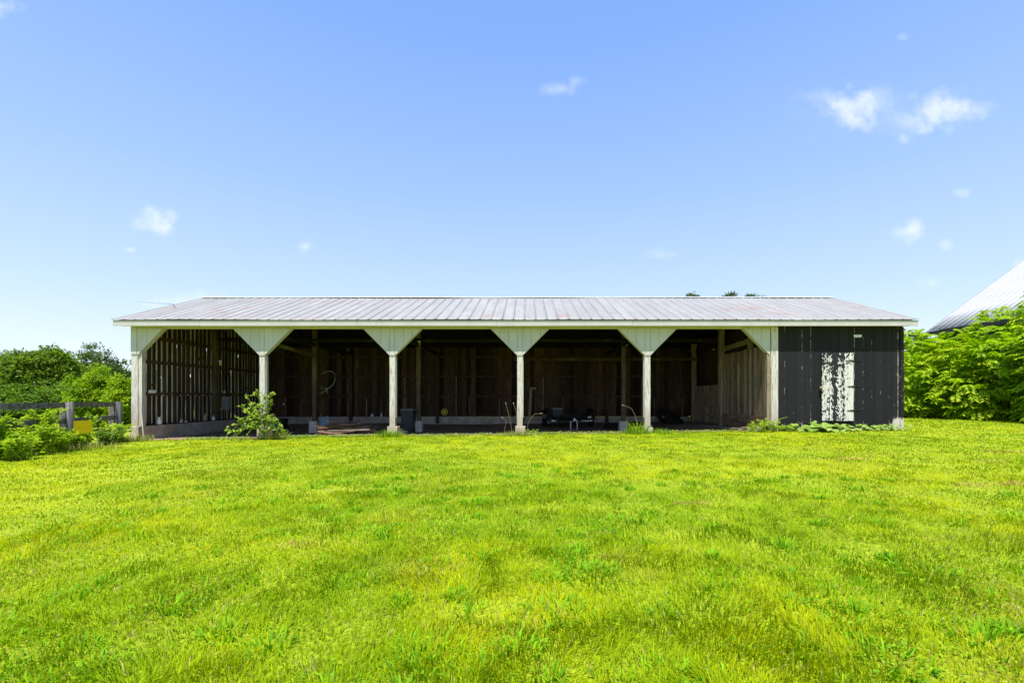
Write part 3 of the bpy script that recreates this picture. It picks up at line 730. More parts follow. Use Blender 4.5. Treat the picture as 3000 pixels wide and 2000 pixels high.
def blades(P, Hh, W, lean, az, curl=.5):
    """grass blades: 5 vertices, 3 faces"""
    n = len(P); d = np.stack([np.cos(az), np.sin(az), np.zeros(n)], 1); fa = az+math.pi/2+rng.normal(0, .6, n)
    s_ = np.stack([np.cos(fa), np.sin(fa), np.zeros(n)], 1); up = np.array([0,0,1.0]); W = W[:,None]; H_ = Hh[:,None]; l = lean[:,None]
    a = P-s_*W*.5; b_ = P+s_*W*.5
    m = P+up*H_*.6*np.sqrt(np.maximum(1-l*l*.4, .1))+d*H_*l*.35; c = m-s_*W*.4; e = m+s_*W*.4
    tip = P+up*H_*np.sqrt(np.maximum(1-l*l, .05))*(1-curl*l*.35)+d*H_*l
    V = np.stack([a,b_,c,e,tip], 1).reshape(-1,3); i = np.arange(n)*5
    T = np.concatenate([np.stack([i,i+1,i+3],1), np.stack([i,i+3,i+2],1), np.stack([i+2,i+3,i+4],1)]); return V, T

# ------------------------------------------------------------------ lawn grass
def edge_y(x): return -.04-.27*np.clip((-8.3-x)/2, 0, 1)+.16*fbm(x, x*0, 1.1, 4)+.05*vnoise(x, x*0, .25, 6)
def weed_line(x, y):                    # the lawn stops where the weeds in front of the fence begin
    return x > (-14.1+(-y)*.10+.25*vnoise(x*0, y, .8, 3))
def lawn():
    VV = []; TT = []; CC = []; o = 0
    rings = [(1.7,3.0,6800,.0054,.066),(3.0,4.6,4800,.0058,.062),(4.6,7.2,2900,.0062,.055),(7.2,11,1300,.009,.048),(11,17.5,620,.014,.047),(17.5,30,170,.026,.05),(30,48,40,.05,.06)]
    for (r0, r1, den, bw_, bh) in rings:
        A = R(62)
        n = int(A*(r1*r1-r0*r0)*den); r_ = np.sqrt(rng.uniform(r0*r0, r1*r1, n)); a = rng.uniform(-A, A, n)
        x = r_*np.sin(a); y = CY+r_*np.cos(a)
        keep = (weed_line(x, y) | (y > .5)) & (x > -16)
        ins = (x > XL-.05) & (x < XB) & (y > edge_y(x)) & (y < 8.4); room = (x >= XB) & (x < XR+.02) & (y > -.03) & (y < 8.4)
        ins2 = (x < XL+.5) & (x > XL-.05) & (y > -.1) & (y < 8.4)
        keep &= ~(ins | room | ins2)
        thin = fbm(x, y, .55, 31); keep &= (rng.random(n) < np.clip(1.05+thin*1.1, .25, 1))
        x = x[keep]; y = y[keep]; r_ = r_[keep]; n = len(x); z = ground(x, y)
        hn = fbm(x, y, .35, 12)+.5*fbm(x, y, 1.2, 13); big = fbm(x, y, 3.2, 15); rd = rng.random(n)
        H_ = bh*(.75+.55*rng.random(n))*(1+.55*hn+.2*big); H_ = np.where(rd > .985, H_*1.7, H_)
        nb = ((x > XL-.4) & (x < XB) & (y > edge_y(x)-.28) & (y < .3)) | ((x >= XB) & (x < XR+.3) & (y > -.3) & (y < .3)); H_ = np.where(nb, H_*(1+1.6*rng.random(n)*np.clip(.5+fbm(x, y, .5, 33)*1.5, 0, 1)), H_)
        az = 3*fbm(x, y, .8, 20)*math.pi+rng.normal(0, .7, n); ln = np.clip(.58+.3*fbm(x, y, .6, 25)+rng.normal(0, .22, n), .02, .97)
        V, T = blades(np.stack([x,y,z-.004],1), H_, bw_*(.7+.6*rng.random(n)), ln, az)
        # colour patches: yellow-green, green, olive, straw
        p1 = fbm(x, y, 2.6, 40)+.35*vnoise(x, y, .5, 42); p2 = fbm(x, y, 1.5, 50); p3 = fbm(x, y, .8, 60)
        c0 = np.array([.268,.385,.001]); c1 = np.array([.425,.47,.001]); c2 = np.array([.17,.315,.001]); c3 = np.array([.52,.42,.17]); c4 = np.array([.33,.36,.01])
        t1 = np.clip(p1*1.8+.5, 0, 1)[:,None]; col = c0*(1-t1)+c1*t1
        t2 = np.clip(p2*2.2-.3, 0, .6)[:,None]; col = col*(1-t2)+c2*t2
        t4 = np.clip(p3*2.4-.5, 0, .55)[:,None]; col = col*(1-t4)+c4*t4
        nearc = np.clip((5.5-r_)/4, 0, 1)
        straw = rng.random(n) < (.02+.12*np.clip(p3*1.6, 0, 1)*(.35+nearc)); col[straw] = c3*(.6+.5*rng.random((straw.sum(),1)))
        for (gx, gy, gr, ax) in ((6.55,-6.45,.34,.5),(10.6,-5.6,.5,.45),(7.0,-9.0,.55,.3),(9.0,-6.9,.3,.3),(2.2,-9.9,.2,.4),(-2.1,-11.3,.14,.5),(.75,-11.1,.14,.5)):      # bare brownish scuffs
            dd = np.sqrt(((x-gx)/(gr*1.6))**2+((y-gy)/(gr*ax))**2)+.5*vnoise(x, y, .2, 77); mk = (dd < 1) & (rng.random(n) < .75)
            col[mk] = np.array([.48,.33,.10])*(.7+.5*rng.random((mk.sum(),1)))
        col = col*(.62+.62*rng.random((n,1)))
        CC.append(np.repeat(col, 5, 0)); VV.append(V); TT.append(T+o); o += len(V)
    # coarse clumps of broad-bladed grass
    cl_ = [(.55,-12.15,.28,150),(-.55,-13.15,.22,120),(.2,-12.7,.22,80),(3.1,-12.2,.25,90),(-2.4,-12.6,.2,70),(-3.4,-13.0,.3,120),(1.9,-13.3,.2,80),(2.6,-13.1,.2,60),(-1.6,-11.0,.25,70),(-2.9,-13.4,.25,110),(-4.6,-10.8,.3,80)]
    for _ in range(230):
        r_ = random.uniform(2.0, 9); a = random.uniform(-.95, .95); cl_.append((r_*math.sin(a), CY+r_*math.cos(a), random.uniform(.06,.2), int(random.uniform(15,55))))
    for (cx, cy, cr, n) in cl_:
        if not weed_line(np.array([cx]), np.array([cy]))[0]: continue
        a = rng.uniform(0, 6.28, n); rr = cr*np.sqrt(rng.random(n)); x = cx+rr*np.cos(a); y = cy+rr*np.sin(a)
        V, T = blades(np.stack([x,y,ground(x,y)-.004],1), .055+.065*rng.random(n)*(1.2-rr/cr*.5), .009+.009*rng.random(n), np.clip(.42+rr/cr*.4+rng.normal(0,.15,n),.1,.95), a+rng.normal(0,.5,n))
        col = (np.array([.15,.36,.008])*(1-rng.random((n,1))*.5)+np.array([.30,.44,.01])*rng.random((n,1))*.45)
        CC.append(np.repeat(col, 5, 0)); VV.append(V); TT.append(T+o); o += len(V)
    o_ = np_mesh('lawn_grass', np.concatenate(VV), np.concatenate(TT), M['grass'], None, np.concatenate(CC))
    tag(o_, 'bright yellow-green mown lawn grass covering the slope before the shed', 'grass', kind='stuff')
    # clover and plantain leaves low in the turf
    n = 24000; r_ = np.sqrt(rng.uniform(1.8**2, 8.0**2, n)); a = rng.uniform(-1.05, 1.05, n); x = r_*np.sin(a); y = CY+r_*np.cos(a)
    k = (fbm(x, y, .9, 90) > -.02) & weed_line(x, y); x = x[k]; y = y[k]; n = len(x)
    P = np.stack([x, y, ground(x, y)+.008+.03*rng.random(n)], 1); Ls = .016+.026*rng.random(n)**2
    V, T = leaves(P, rdir(n)*np.array([1,1,.4]), np.array([0,-.2,1.0])+rdir(n)*.5, Ls, Ls*.62)
    g = rng.random((n,1)); col = np.array([.14,.33,.008])*(1-g)+np.array([.30,.44,.012])*g
    o_ = np_mesh('clover', V, T, M['grass'], None, np.repeat(col, 4, 0)); tag(o_, 'low round clover leaves growing among the near lawn grass', 'clover', kind='stuff')
lawn()

# ------------------------------------------------------------------ weeds and shrubs round the shed
SH = lambda pts, Y: [at(px, py, Y+dy) for px, py, dy in pts]
Y0 = -.50
sh = [SH(p, Y0) for p in (
    [(772,1288,0),(774,1240,0),(768,1200,0),(757,1165,0),(748,1150,-.05)], [(774,1260,0),(780,1215,0),(790,1185,0),(792,1155,-.05)],
    [(772,1240,0),(752,1210,.0),(738,1185,0),(722,1158,-.1)], [(776,1215,0),(790,1190,-.05),(797,1172,-.1)],
    [(770,1255,0),(740,1232,-.1),(712,1232,-.15),(690,1250,-.2),(665,1276,-.25)], [(772,1262,0),(745,1246,-.15),(720,1245,-.25),(703,1262,-.3),(690,1276,-.3)],
    [(772,1250,0),(755,1215,-.15),(735,1196,-.2),(712,1193,-.25)], [(774,1268,0),(790,1240,-.15),(812,1234,-.25),(826,1248,-.3),(829,1266,-.3)],
    [(776,1265,0),(792,1252,-.2),(810,1255,-.25),(822,1275,-.3)], [(770,1250,0),(748,1225,.1),(730,1210,.1),(715,1205,.1)],
    [(772,1230,0),(764,1200,-.1),(768,1175,-.2),(776,1160,-.25)], [(775,1270,0),(760,1250,-.25),(742,1252,-.35),(725,1272,-.4)],
    [(774,1245,0),(783,1225,-.2),(800,1222,-.25),(806,1232,-.3)], [(772,1270,0),(755,1240,-.1),(730,1225,-.1),(705,1236,-.2)],[(776,1240,.0),(760,1222,-.3),(748,1212,-.35),(740,1224,-.4)])]
tw = []
for path in sh:                      # short side twigs make it bushy
    for i in range(1, len(path)):
        for _ in range(2):
            p = path[i-1].lerp(path[i], random.random()); tw.append([p, p+Vector((random.uniform(-.10,.10), random.uniform(-.12,.04), random.uniform(.02,.12))), p+Vector((random.uniform(-.17,.17), random.uniform(-.2,.05), random.uniform(.0,.17)))])
sh += tw
leafy_plant('shrub', 'spindly bright green shrub arching in front of the second white post', 'shrub', sh, M['leaf_shrub'], .120, .66, .062, .008, spread=.8)
wp = []
for px in range(758, 850, 6):
    q = at(px, 1292+random.uniform(-3,3), -.55); wp.append([q, q+Vector((random.uniform(-.08,.08), random.uniform(-.1,.0), random.uniform(.12,.38)))])
leafy_plant('undergrowth', 'dark low weeds round the foot of the second white post', 'weeds', wp, M['leaf_weed'], .07, .5, .03, .005)

def tuft(name, label, cat, x, y, n, h, rad, cols, w_=.010, group=None, zoff=0):
    t = thing(name, label, cat, (x, y, gz(x, y)), group)
    a = rng.uniform(0, 6.28, n); rr = rad*np.sqrt(rng.random(n)); X = x+rr*np.cos(a); Y = y+rr*np.sin(a)*.6
    V, T = blades(np.stack([X,Y,ground(X,Y)-.01],1), h*(.45+.55*rng.random(n)), w_*(.7+.6*rng.random(n)), np.clip(.25+.5*rr/rad+rng.normal(0,.18,n),.05,.92), a+rng.normal(0,.5,n))
    k = rng.random((n,1)); c = np.array(cols[0])*(1-k)+np.array(cols[1])*k
    np_mesh('blades', V, T, M['grass'], t, np.repeat(c, 5, 0)); return t
GR = ((.10,.22,.01), (.30,.42,.02)); DR = ((.16,.20,.03), (.42,.40,.14))
tuft('grass_tuft', 'tall green grass tuft at the foot of the third white post', 'grass tuft', -4.62, -.35, 190, .42, .42, GR, .014, 'grass tufts at the shed posts')
tuft('grass_tuft', 'dry matted grass tuft at the plinth of the fourth white post', 'grass tuft', -.25, -.38, 260, .30, .42, DR, .010, 'grass tufts at the shed posts')
tuft('grass_tuft', 'long spiky green grass tuft left of the cracked fifth white post', 'grass tuft', 3.75, -.32, 170, .62, .36, GR, .014, 'grass tufts at the shed posts')
tuft('grass_tuft', 'short green grass tuft right of the cracked fifth white post', 'grass tuft', 4.5, -.38, 170, .28, .4, GR, .012, 'grass tufts at the shed posts')
tuft('grass_tuft', 'dry green grass tuft below the corner post at the left end', 'grass tuft', -13.1, -.42, 240, .36, .55, DR, .011, 'grass tufts at the shed posts')
tuft('grass_tuft', 'grass tuft with straw blades right of the spindly shrub', 'grass tuft', -8.35, -.40, 160, .45, .35, DR, .010, 'grass tufts at the shed posts')
leafy_plant('dock_plant', 'small broad-leaved plant at the right foot of the fourth white post', 'plant', bush_paths(.22, -.42, .25, 5, .16), M['leaf_broad'], .13, .5, .09, .006)
for px, path, lab in ((0, [(1500,1276,0),(1498,1250,0),(1492,1222,0),(1487,1200,0),(1483,1186,0)], 'thin bare stalk leaning left of the fourth white post'),
                 (1, [(1544,1270,0),(1546,1245,0),(1553,1225,0),(1567,1212,0),(1581,1211,0)], 'arching straw stalk with seed head right of the fourth white post'),
                 (2, [(1511,1270,0),(1514,1230,0),(1512,1205,0),(1506,1186,0)], 'upright twig against the fourth white post'),
                 (3, [(1868,1268,0),(1866,1240,0),(1860,1215,0),(1850,1196,0),(1836,1190,0),(1830,1188,0)], 'arching straw stalk between the centre post and the fifth white post'),
                 (4, [(1478,1278,0),(1479,1250,0),(1484,1234,0),(1475,1226,0)], 'bent low dry stalk left of the fourth white post')):
    pts = SH(path, -.35); t = thing('dry_stalk', lab, 'stalk', pts[0], 'dry stalks by the posts')
    MB().tube(pts, [.004]*(len(pts)-1)+[.0025], 6).build('stalk', M['dry'], t, smooth=True)
    e = pts[-1]; d = (pts[-1]-pts[-2]).normalized()
    MB().tube([e, e+d*.03, e+d*.07, e+d*.11], [.004,.013,.011,.003], 6).build('seed_head', M['dry'], t, smooth=True)
# plants along the black wall
k = 0
specs = [(2205,'thin reddish weed with small leaves beside the kick board',.45,.05),(2232,'leafy weed below the jamb post at the black wall',.55,.07),(2262,'tall mugwort-like weed at the left end of the black wall',.5,.07),(2300,'low bushy weed left of the broad dock leaves',.3,.08)]
for px, lab, h, ls in specs:
    q = at(px, 1268, -.35); leafy_plant('weed', lab, 'weed', bush_paths(q.x, q.y, h, 13, .26), M['leaf_weed'], ls*1.25, .5, .035, .005, group='weeds along the black wall')
q = at(2232, 1250, -.3)
leafy_plant('weed', 'weed shoot reaching right across the foot of the jamb post, higher one', 'weed', [[q, q+Vector((.2,-.1,.16)), q+Vector((.5,-.15,.28)), q+Vector((.75,-.15,.34))]], M['leaf_weed'], .06, .5, .02, .006, group='weeds along the black wall')
leafy_plant('weed', 'weed shoot reaching right across the black wall, lower one', 'weed', [[q+Vector((.1,0,-.05)), q+Vector((.4,-.12,.02)), q+Vector((.8,-.15,.06)), q+Vector((1.15,-.15,.04))]], M['leaf_weed'], .06, .5, .02, .006, group='weeds along the black wall')
def broad(px, py, n, ls, lab, Y=-.32):
    n = int(n*1.7); ls *= 1.1
    c = at(px, py, Y); z = gz(c.x, Y); t = thing('dock_plant', lab, 'plant', (c.x, Y, z), 'broad-leaved plants along the black wall')
    P = []; D = []; NN = []; b = MB()
    for i in range(n):
        a = random.uniform(0, 6.28); q = Vector((c.x, Y, z)); d = Vector((math.cos(a)*.9, math.sin(a)*.5-.2, random.uniform(.2,.9))).normalized(); l = random.uniform(.08,.30)
        q = q+Vector((random.uniform(-.16,.16),0,0)); e = q+d*l; b.tube([q, e], [.005,.004], 5); P.append(e); D.append(Vector((d.x, d.y, d.z*.15-.1))); NN.append(Vector((random.uniform(-.3,.3), -.5, 1)))
    Ls = np.array([ls*random.uniform(.6,1.15) for _ in P]); P = np.array(P); D = unit(np.array(D)); NN = np.array(NN)
    B = unit(np.cross(D, NN)); U = np.cross(B, D); V = []; T = []       # rounded leaf: fan of 9 points
    sh_ = [(0,0),(.10,.30),(.35,.46),(.65,.40),(.88,.20),(1,0)]; out = sh_+[(a, -w_) for a, w_ in sh_[-2:0:-1]]
    for i in range(len(P)):
        o = len(V); V.append(P[i]+D[i]*Ls[i]*.45-U[i]*Ls[i]*.05)
        for a, w_ in out: V.append(P[i]+D[i]*Ls[i]*a+B[i]*w_*Ls[i]*.9+U[i]*Ls[i]*(abs(w_)*.22-.18*a*a+random.uniform(-.02,.02)))
        m = len(out); T += [(o, o+1+j, o+1+(j+1) % m) for j in range(m)]
    b.build('stalks', M['stem'], t); np_mesh('leaves', np.array(V), np.array(T), M['leaf_broad'], t)
broad(2352, 1264, 15, .21, 'clump of small round leaves right of the bushy weed')
broad(2392, 1262, 16, .36, 'largest broad-leaved dock plant below the left edge of the door')
broad(2425, 1262, 12, .30, 'dock plant with pale drooping leaves under the peeling door')
broad(2462, 1262, 11, .17, 'small leafy plant under the right side of the door')
broad(2500, 1262, 11, .18, 'low leafy plant just right of the door')
broad(2540, 1262, 10, .15, 'low leaf clump under the plaque')
broad(2580, 1262, 10, .16, 'low leaf clump near the right corner of the black wall')
broad(2622, 1260, 10, .17, 'outermost low leaf clump at the right corner of the black wall')
broad(2447, 1250, 6, .15, 'small upright leafy sprig close to the door bottom', -.12)
# small ground cover along the dirt edge
n = 2600; X = np.concatenate([rng.uniform(-11.6,-9.4,800), rng.uniform(-8.3,-5.0,1900), rng.uniform(-4.6,8.3,2200)]); n = len(X)
Y = edge_y(X)+rng.normal(.02, .07, n); P = np.stack([X, Y, ground(X, np.minimum(Y, .05))+.02+.06*rng.random(n)], 1); Ls = .03+.035*rng.random(n)
V, T = leaves(P, rdir(n)*np.array([1,1,.4]), np.array([0,-.2,1.0])+rdir(n)*.5, Ls, Ls*.7)
g = rng.random((n,1)); o_ = np_mesh('ground_cover', V, T, M['grass'], None, np.repeat(np.array([.12,.24,.02])*(1-g)+np.array([.40,.46,.14])*g, 4, 0))
tag(o_, 'small pale-leaved creeping plants along the dirt edge of the shed', 'ground cover', kind='stuff')

# weed thicket in front of the fence
TH = [(-13.35,-.9,.75,.5,'dense weed at the foot of the end fence post'),(-13.55,-1.75,1.0,.45,'tall yellowish weed right of the yellow panel'),(-13.0,-1.6,.55,.5,'low dark weed at the lawn edge below the last fence bay'),
      (-13.15,-2.3,.6,.4,'weed below the yellow panel'),(-12.82,-3.18,.74,.45,'weed spreading on the lawn edge below the middle fence post'),(-13.15,-3.35,1.15,.5,'tall bright weed left of the middle fence post'),
      (-12.55,-3.9,.8,.5,'weed at the lawn edge left of the middle post'),(-13.2,-4.2,.95,.55,'bushy weed climbing the middle rail'),(-12.6,-4.9,1.05,.5,'big-leaved weed near the left edge of the photo'),
      (-12.95,-5.6,1.1,.6,'leftmost tall weed at the edge of the photo'),(-12.05,-4.9,.6,.45,'lowest weed at the left edge of the lawn'),(-13.9,-3.0,.9,.5,'weed standing behind the fence rails')]
for i, (x, y, h, sp_, lab) in enumerate(TH):
    big = i in (8, 9, 3)
    leafy_plant('weed', lab, 'weed', bush_paths(x, y, h*(1.0 if i in (0,1,2,3,4) else 1.22), 34, sp_), M['leaf_weed'] if i not in (2, 11) else M['leaf_bush'], .15 if big else .12, .58, .05, .007, group='weeds in front of the fence')
tuft('grass_tuft', 'rough dry grass strip where the lawn meets the fence weeds', 'grass tuft', -12.6, -2.6, 400, .3, .9, DR, .010, 'rough grass by the fence')
tuft('grass_tuft', 'rough grass between the end fence post and the shed corner', 'grass tuft', -13.6, -.7, 260, .32, .4, DR, .010, 'rough grass by the fence')

# ------------------------------------------------------------------ fence
fence = thing('rail_fence', 'weathered grey three-rail wooden fence running left from the shed corner', 'fence', (-13.95, -.1, gz(-13.95, -.1)))
FP = [(-13.93, -.12, 1.10), (-13.30, -2.42, 1.115), (-12.68, -4.82, 1.13)]
def rz(i, z): x, y, t = FP[i]; return Vector((x, y, z))
for i, (x, y, t) in enumerate(FP):
    rad = .095 if i == 0 else .10
    MB().tube([(x,y,gz(x,y)-.2),(x+.004,y,.4),(x-.004,y,t-.01),(x-.004,y,t)], [rad*1.02,rad,rad*.95,rad*.88], 14).build('round_post', M['fencepost'], fence, smooth=True)
    if i < 2: MB().box(x-.29+.04*i, x-.14+.03*i, y-.03, y+.09, gz(x,y)-.2, t-.06-.02*i).build('square_post', M['fence'], fence)
    if i < 2: MB().box(x-.325+.04*i, x-.293+.04*i, y-.02, y+.07, gz(x,y)-.2, t-.12).build('edge_strip', M['plank_grey'], fence)
def rail(a, b_, h=.165):
    m = MB(); n = 6; a = Vector(a); b_ = Vector(b_); pts = [a.lerp(b_, i/n) for i in range(n+1)]; d = (b_-a).normalized(); s_ = d.cross(Vector((0,0,1))).normalized()*.022; o = 0
    for i, p in enumerate(pts):
        w_ = random.uniform(-.007,.007); hh = h/2+random.uniform(-.005,.005); p = p+Vector((0,0,w_)); m.v += [tuple(p-s_+Vector((0,0,-hh))), tuple(p+s_+Vector((0,0,-hh))), tuple(p+s_+Vector((0,0,hh))), tuple(p-s_+Vector((0,0,hh)))]
    for i in range(n):
        for k_ in range(4): k2 = (k_+1) % 4; m.f.append((i*4+k_, i*4+k2, i*4+4+k2, i*4+4+k_))
    m.f += [(3,2,1,0), tuple(n*4+k_ for k_ in range(4))]; m.build('rail', M['fence'], fence)
off = Vector((-.09,.06,0))
for zz in ((1.02,1.03),(.58,.57),(.19,.17)):
    rail(rz(0, zz[0])+off, rz(1, zz[1])+off, .15); rail(rz(1, zz[1])+off+Vector((-.015,0,0)), rz(2, zz[1])+off+Vector((-.02,-.6,0)), .16)
pn = MB(); c0, c1 = at(216, 1233, -3.05), at(269, 1258, -2.45); zb = c1.z-.08
p = [(c0.x,c0.y,zb),(c1.x,c1.y,zb),(c1.x,c1.y,c0.z-.01),(c0.x,c0.y,c0.z)]
q = [(x+.012,y-.010,z) for x,y,z in p]; pn.hexa([q[0],q[1],p[1],p[0],q[3],q[2],p[2],p[3]])
tag(pn.build('yellow_panel', M['yellow']), 'bright yellow metal panel caught half hidden in the weeds before the fence', 'panel')

# ------------------------------------------------------------------ things in and round the shed
# white stake leaning at the corner
tag(MB().tube([at(421,1291,-.35), at(417,1240,-.25), at(413,1193,-.16)], [.016,.02,.014], 7).build('stake', M['trim'], smooth=True), 'thin pale stake leaning against the left corner post', 'stake')
# electrical box on the side wall
eb = thing('electrical_box', 'grey metal electrical box on two legs by the slatted side wall', 'box', (-13.05, 5.0, .29))
e0, e1 = at(640, 1161, 4.6), at(666, 1200, 4.6)
MB().box(e0.x, e1.x, 4.62, 4.80, e1.z, e0.z).build('cabinet', M['boxgrey'], eb, bevel=.008)
MB().box(e0.x-.02, e1.x+.01, 4.59, 4.615, e1.z+.02, e0.z-.01).build('cover', M['boxgrey'], eb, bevel=.004)
MB().box(e0.x+.22, e0.x+.235, 4.575, 4.589, e0.z-.16, e0.z-.07).build('latch', M['lightgrey'], eb)
for dx in (.05, .30): MB().box(e0.x+dx, e0.x+dx+.06, 4.66, 4.72, -.2, e1.z-.002).build('leg', M['wall_grey'], eb)
m_ = at(645, 1199, 4.55); MB().box(m_.x-.05, m_.x+.05, 4.5, 4.585, m_.z-.07, m_.z+.07).build('meter', M['lightgrey'], eb, bevel=.01)
for px, lab in ((646, 'small pale outlet box above the grey electrical box, left one'), (657, 'small pale outlet box above the grey electrical box, right one')):
    q = at(px, 1148, 4.7); tag(MB().box(q.x-.055, q.x+.055, 4.66, 4.72, q.z-.035, q.z+.035).build('outlet_box', M['whiteplastic'], bevel=.006), lab, 'outlet box', 'outlet boxes on the side wall')
q = at(482, 1147, .7); q.x = XL+.13
tag(MB().box(q.x-.03, q.x+.03, .55, .85, q.z-.05, q.z+.06).build('paper_packet', M['whiteplastic'], bevel=.01), 'pale yellow packet on the middle rail of the slatted side wall', 'packet')
# glass jug, bottles and rubbish on the ledges
def bottle(px, py, Y, h, r_, mat, lab, name='bottle', cat='bottle', group='bottles on the foundation ledges', z=None):
    c = at(px, py, Y); z0 = .247 if z is None else z
    o = MB().lathe((c.x, Y, z0), [(r_*.9,0),(r_,.02),(r_,h*.55),(r_*.8,h*.68),(r_*.32,h*.78),(r_*.32,h*.92),(r_*.45,h*.93),(r_*.45,h)], 14).build(name, mat, smooth=True); return tag(o, lab, cat, group)
c = at(442, 1240, .75)
tag(MB().lathe((XL+.26, .85, .287), [(.07,0),(.075,.02),(.072,.12),(.05,.17),(.035,.19),(.035,.21),(.075,.235),(.07,.25)], 16).build('plastic_funnel', M['whiteplastic'], smooth=True), 'small white plastic funnel jar on the ledge near the corner post', 'jar')
for y, h, r_, mt, lab in ((3.1,.2,.05,'dry','small tan jar on the left ledge below the slats'),(5.2,.30,.07,'dry','amber bottle with narrow neck on the left ledge'),(6.0,.2,.06,'whiteplastic','squat white tub on the left ledge beside the dark wall post')):
    tag(MB().lathe((XL+.26, y*.62, .287), [(r_*.9,0),(r_,.02),(r_,h*.55),(r_*.4,h*.75),(r_*.35,h)], 12).build('bottle', M[mt], smooth=True), lab, 'bottle', 'bottles on the foundation ledges')
for dy, lab in ((1.9,'crumpled white paper scrap on the left ledge'),(2.15,'second, smaller paper scrap on the left ledge')):
    b = MB(); b.lathe((XL+.26, dy, .287), [(.02,0),(.07,.015),(.05,.04),(.01,.05)], 7); tag(b.build('paper_scrap', M['whiteplastic']), lab, 'paper scrap', 'paper scraps on the left ledge')
bottle(1090, 1216, 8.06, .17, .075, M['whiteplastic'], 'round white jug on the back ledge left of the third white post')
bottle(1117.5, 1216, 8.06, .22, .045, M['whiteplastic'], 'slim white bottle on the back ledge beside the third white post')
bottle(941, 1213, 7.98, .17, .05, M['dry'], 'small tan jar on the back ledge beside the centre post')
c = at(827, 1184, 7.9); tag(MB().lathe((c.x, 8.02, c.z-.05), [(.02,0),(.05,.03),(.05,.07),(.02,.11)], 10).build('tin_can', M['whiteplastic'], smooth=True), 'small white can hanging on the back wall of the second bay', 'can')
# bare bulb lamps
for px, py, Y, lab in ((1228, 1003, 3.7, 'unlit light bulb in its holder on the centre post behind the third bay'), (1836, 1005, 3.7, 'unlit light bulb in its holder beside the centre post of the fourth bay'), (645, 1061, 3.5, 'unlit light bulb on the slatted side wall'), (2091, 1018, 5.2, 'unlit light bulb hanging over the half gate')):
    c = at(px, py, Y); t = thing('light_bulb', lab, 'light bulb', c, 'light bulbs in the shed')
    MB().lathe((c.x, Y, c.z+.02), [(.06,.05),(.065,.03),(.03,.0),(.028,-.02)], 12).build('holder', M['whiteplastic'], t, smooth=True)
    MB().lathe((c.x, Y, c.z-.12), [(.004,0),(.03,.01),(.042,.04),(.038,.07),(.02,.11),(.018,.118)], 12).build('bulb', M['wheelyellow'], t, smooth=True)
# coiled hose hung behind the second bay
b = MB(); pts = [at(*p) for p in ((944,1095,6.5),(955,1088,6.45),(970,1087,6.4),(981,1095,6.4),(983,1108,6.4),(978,1122,6.4),(968,1133,6.4),(958,1140,6.4),(948,1148,6.5),(940,1152,6.55))]
hose = thing('hose_coil', 'pale stiff hose looped beside the centre post of the second bay', 'hose', pts[5])
MB().tube(pts, .022, 7).build('loop', M['hose'], hose, smooth=True)
MB().tube([at(940,1135,6.45), at(950,1138,6.4), at(960,1137,6.38)], .016, 6).build('loose_end', M['hose'], hose, smooth=True)
MB().tube([at(956,1136,6.38), at(957,1144,6.36), at(959,1150,6.36)], .018, 6).build('nozzle', M['lightgrey'], hose, smooth=True)
# yellow wheel on the back wall
c = at(1302, 1206, 7.9); yw = thing('hand_wheel', 'yellow painted wheel with six round holes against the back wall', 'wheel', c)
b = MB(); b.lathe((c.x, 7.90, c.z), [(.165,-.02),(.175,0),(.165,.02),(.14,.02),(.14,-.02)], 28, 'Y', closed=True)
for k in range(6):
    a = k*math.pi/3+.3; b.tube([(c.x+.05*math.cos(a),7.9,c.z+.05*math.sin(a)), (c.x+.145*math.cos(a),7.9,c.z+.145*math.sin(a))], .018, 6)
b.build('rim', M['wheelyellow'], yw, smooth=True); MB().lathe((c.x,7.9,c.z), [(.06,-.03),(.06,.03)], 16, 'Y').build('hub', M['wheelyellow'], yw)
# wheelie bin
bx, by = -5.06, 3.9; bz = fz(bx, by)
bx = at(1197,1200,3.55).x; by = 3.55; bz = fz(bx, by)
wb = thing('wheelie_bin', 'dark green wheeled rubbish bin with faded lid behind the third white post', 'bin', (bx, by, bz))
def taper(x, y, z0, z1, wa, da, wb_, db): return [(x-wa,y-da,z0),(x+wa,y-da,z0),(x+wa,y+da,z0),(x-wa,y+da,z0),(x-wb_,y-db,z1),(x+wb_,y-db,z1),(x+wb_,y+db,z1),(x-wb_,y+db,z1)]
MB().hexa(taper(bx, by, bz+.05, bz+.92, .21, .24, .27, .31)).build('body', M['greenbin'], wb, bevel=.025)
MB().hexa(taper(bx, by, bz+.925, bz+1.0, .29, .33, .25, .28)).build('lid', M['binlid'], wb, bevel=.02)
for s_ in (-1, 1): MB().lathe((bx+s_*.215, by+.2, bz+.10), [(.10,-.025),(.10,.025)], 18, 'X').build('wheel', M['rubber'], wb, smooth=True)
MB().tube([(bx-.24,by+.33,bz+.93),(bx-.22,by+.38,bz+.95),(bx+.22,by+.38,bz+.95),(bx+.24,by+.33,bz+.93)], .014, 7).build('handle', M['greenbin'], wb, smooth=True)
# brick stack beside it
sx, sy = at(1176, 1255, 2.0).x, 2.0; k = 0
for row, (nn, dz) in enumerate(((2,0),(2,.1),(1,.2))):
    for j in range(nn):
        x = sx-.13+.24*j+row*.02; z = fz(sx, sy)+dz+.003
        o = MB().box(x-.105, x+.105, sy-.06, sy+.06, z, z+.092, .006).build('brick', M['brick'] if row < 2 else M['concrete'], bevel=.006)
        tag(o, ['left brick in the bottom row of the small stack by the bin','right brick in the bottom row of the small stack by the bin','left brick in the middle row of the small stack by the bin','right brick in the middle row of the small stack by the bin','pale top block of the small stack by the bin'][k], 'brick', 'bricks stacked by the bin'); k += 1
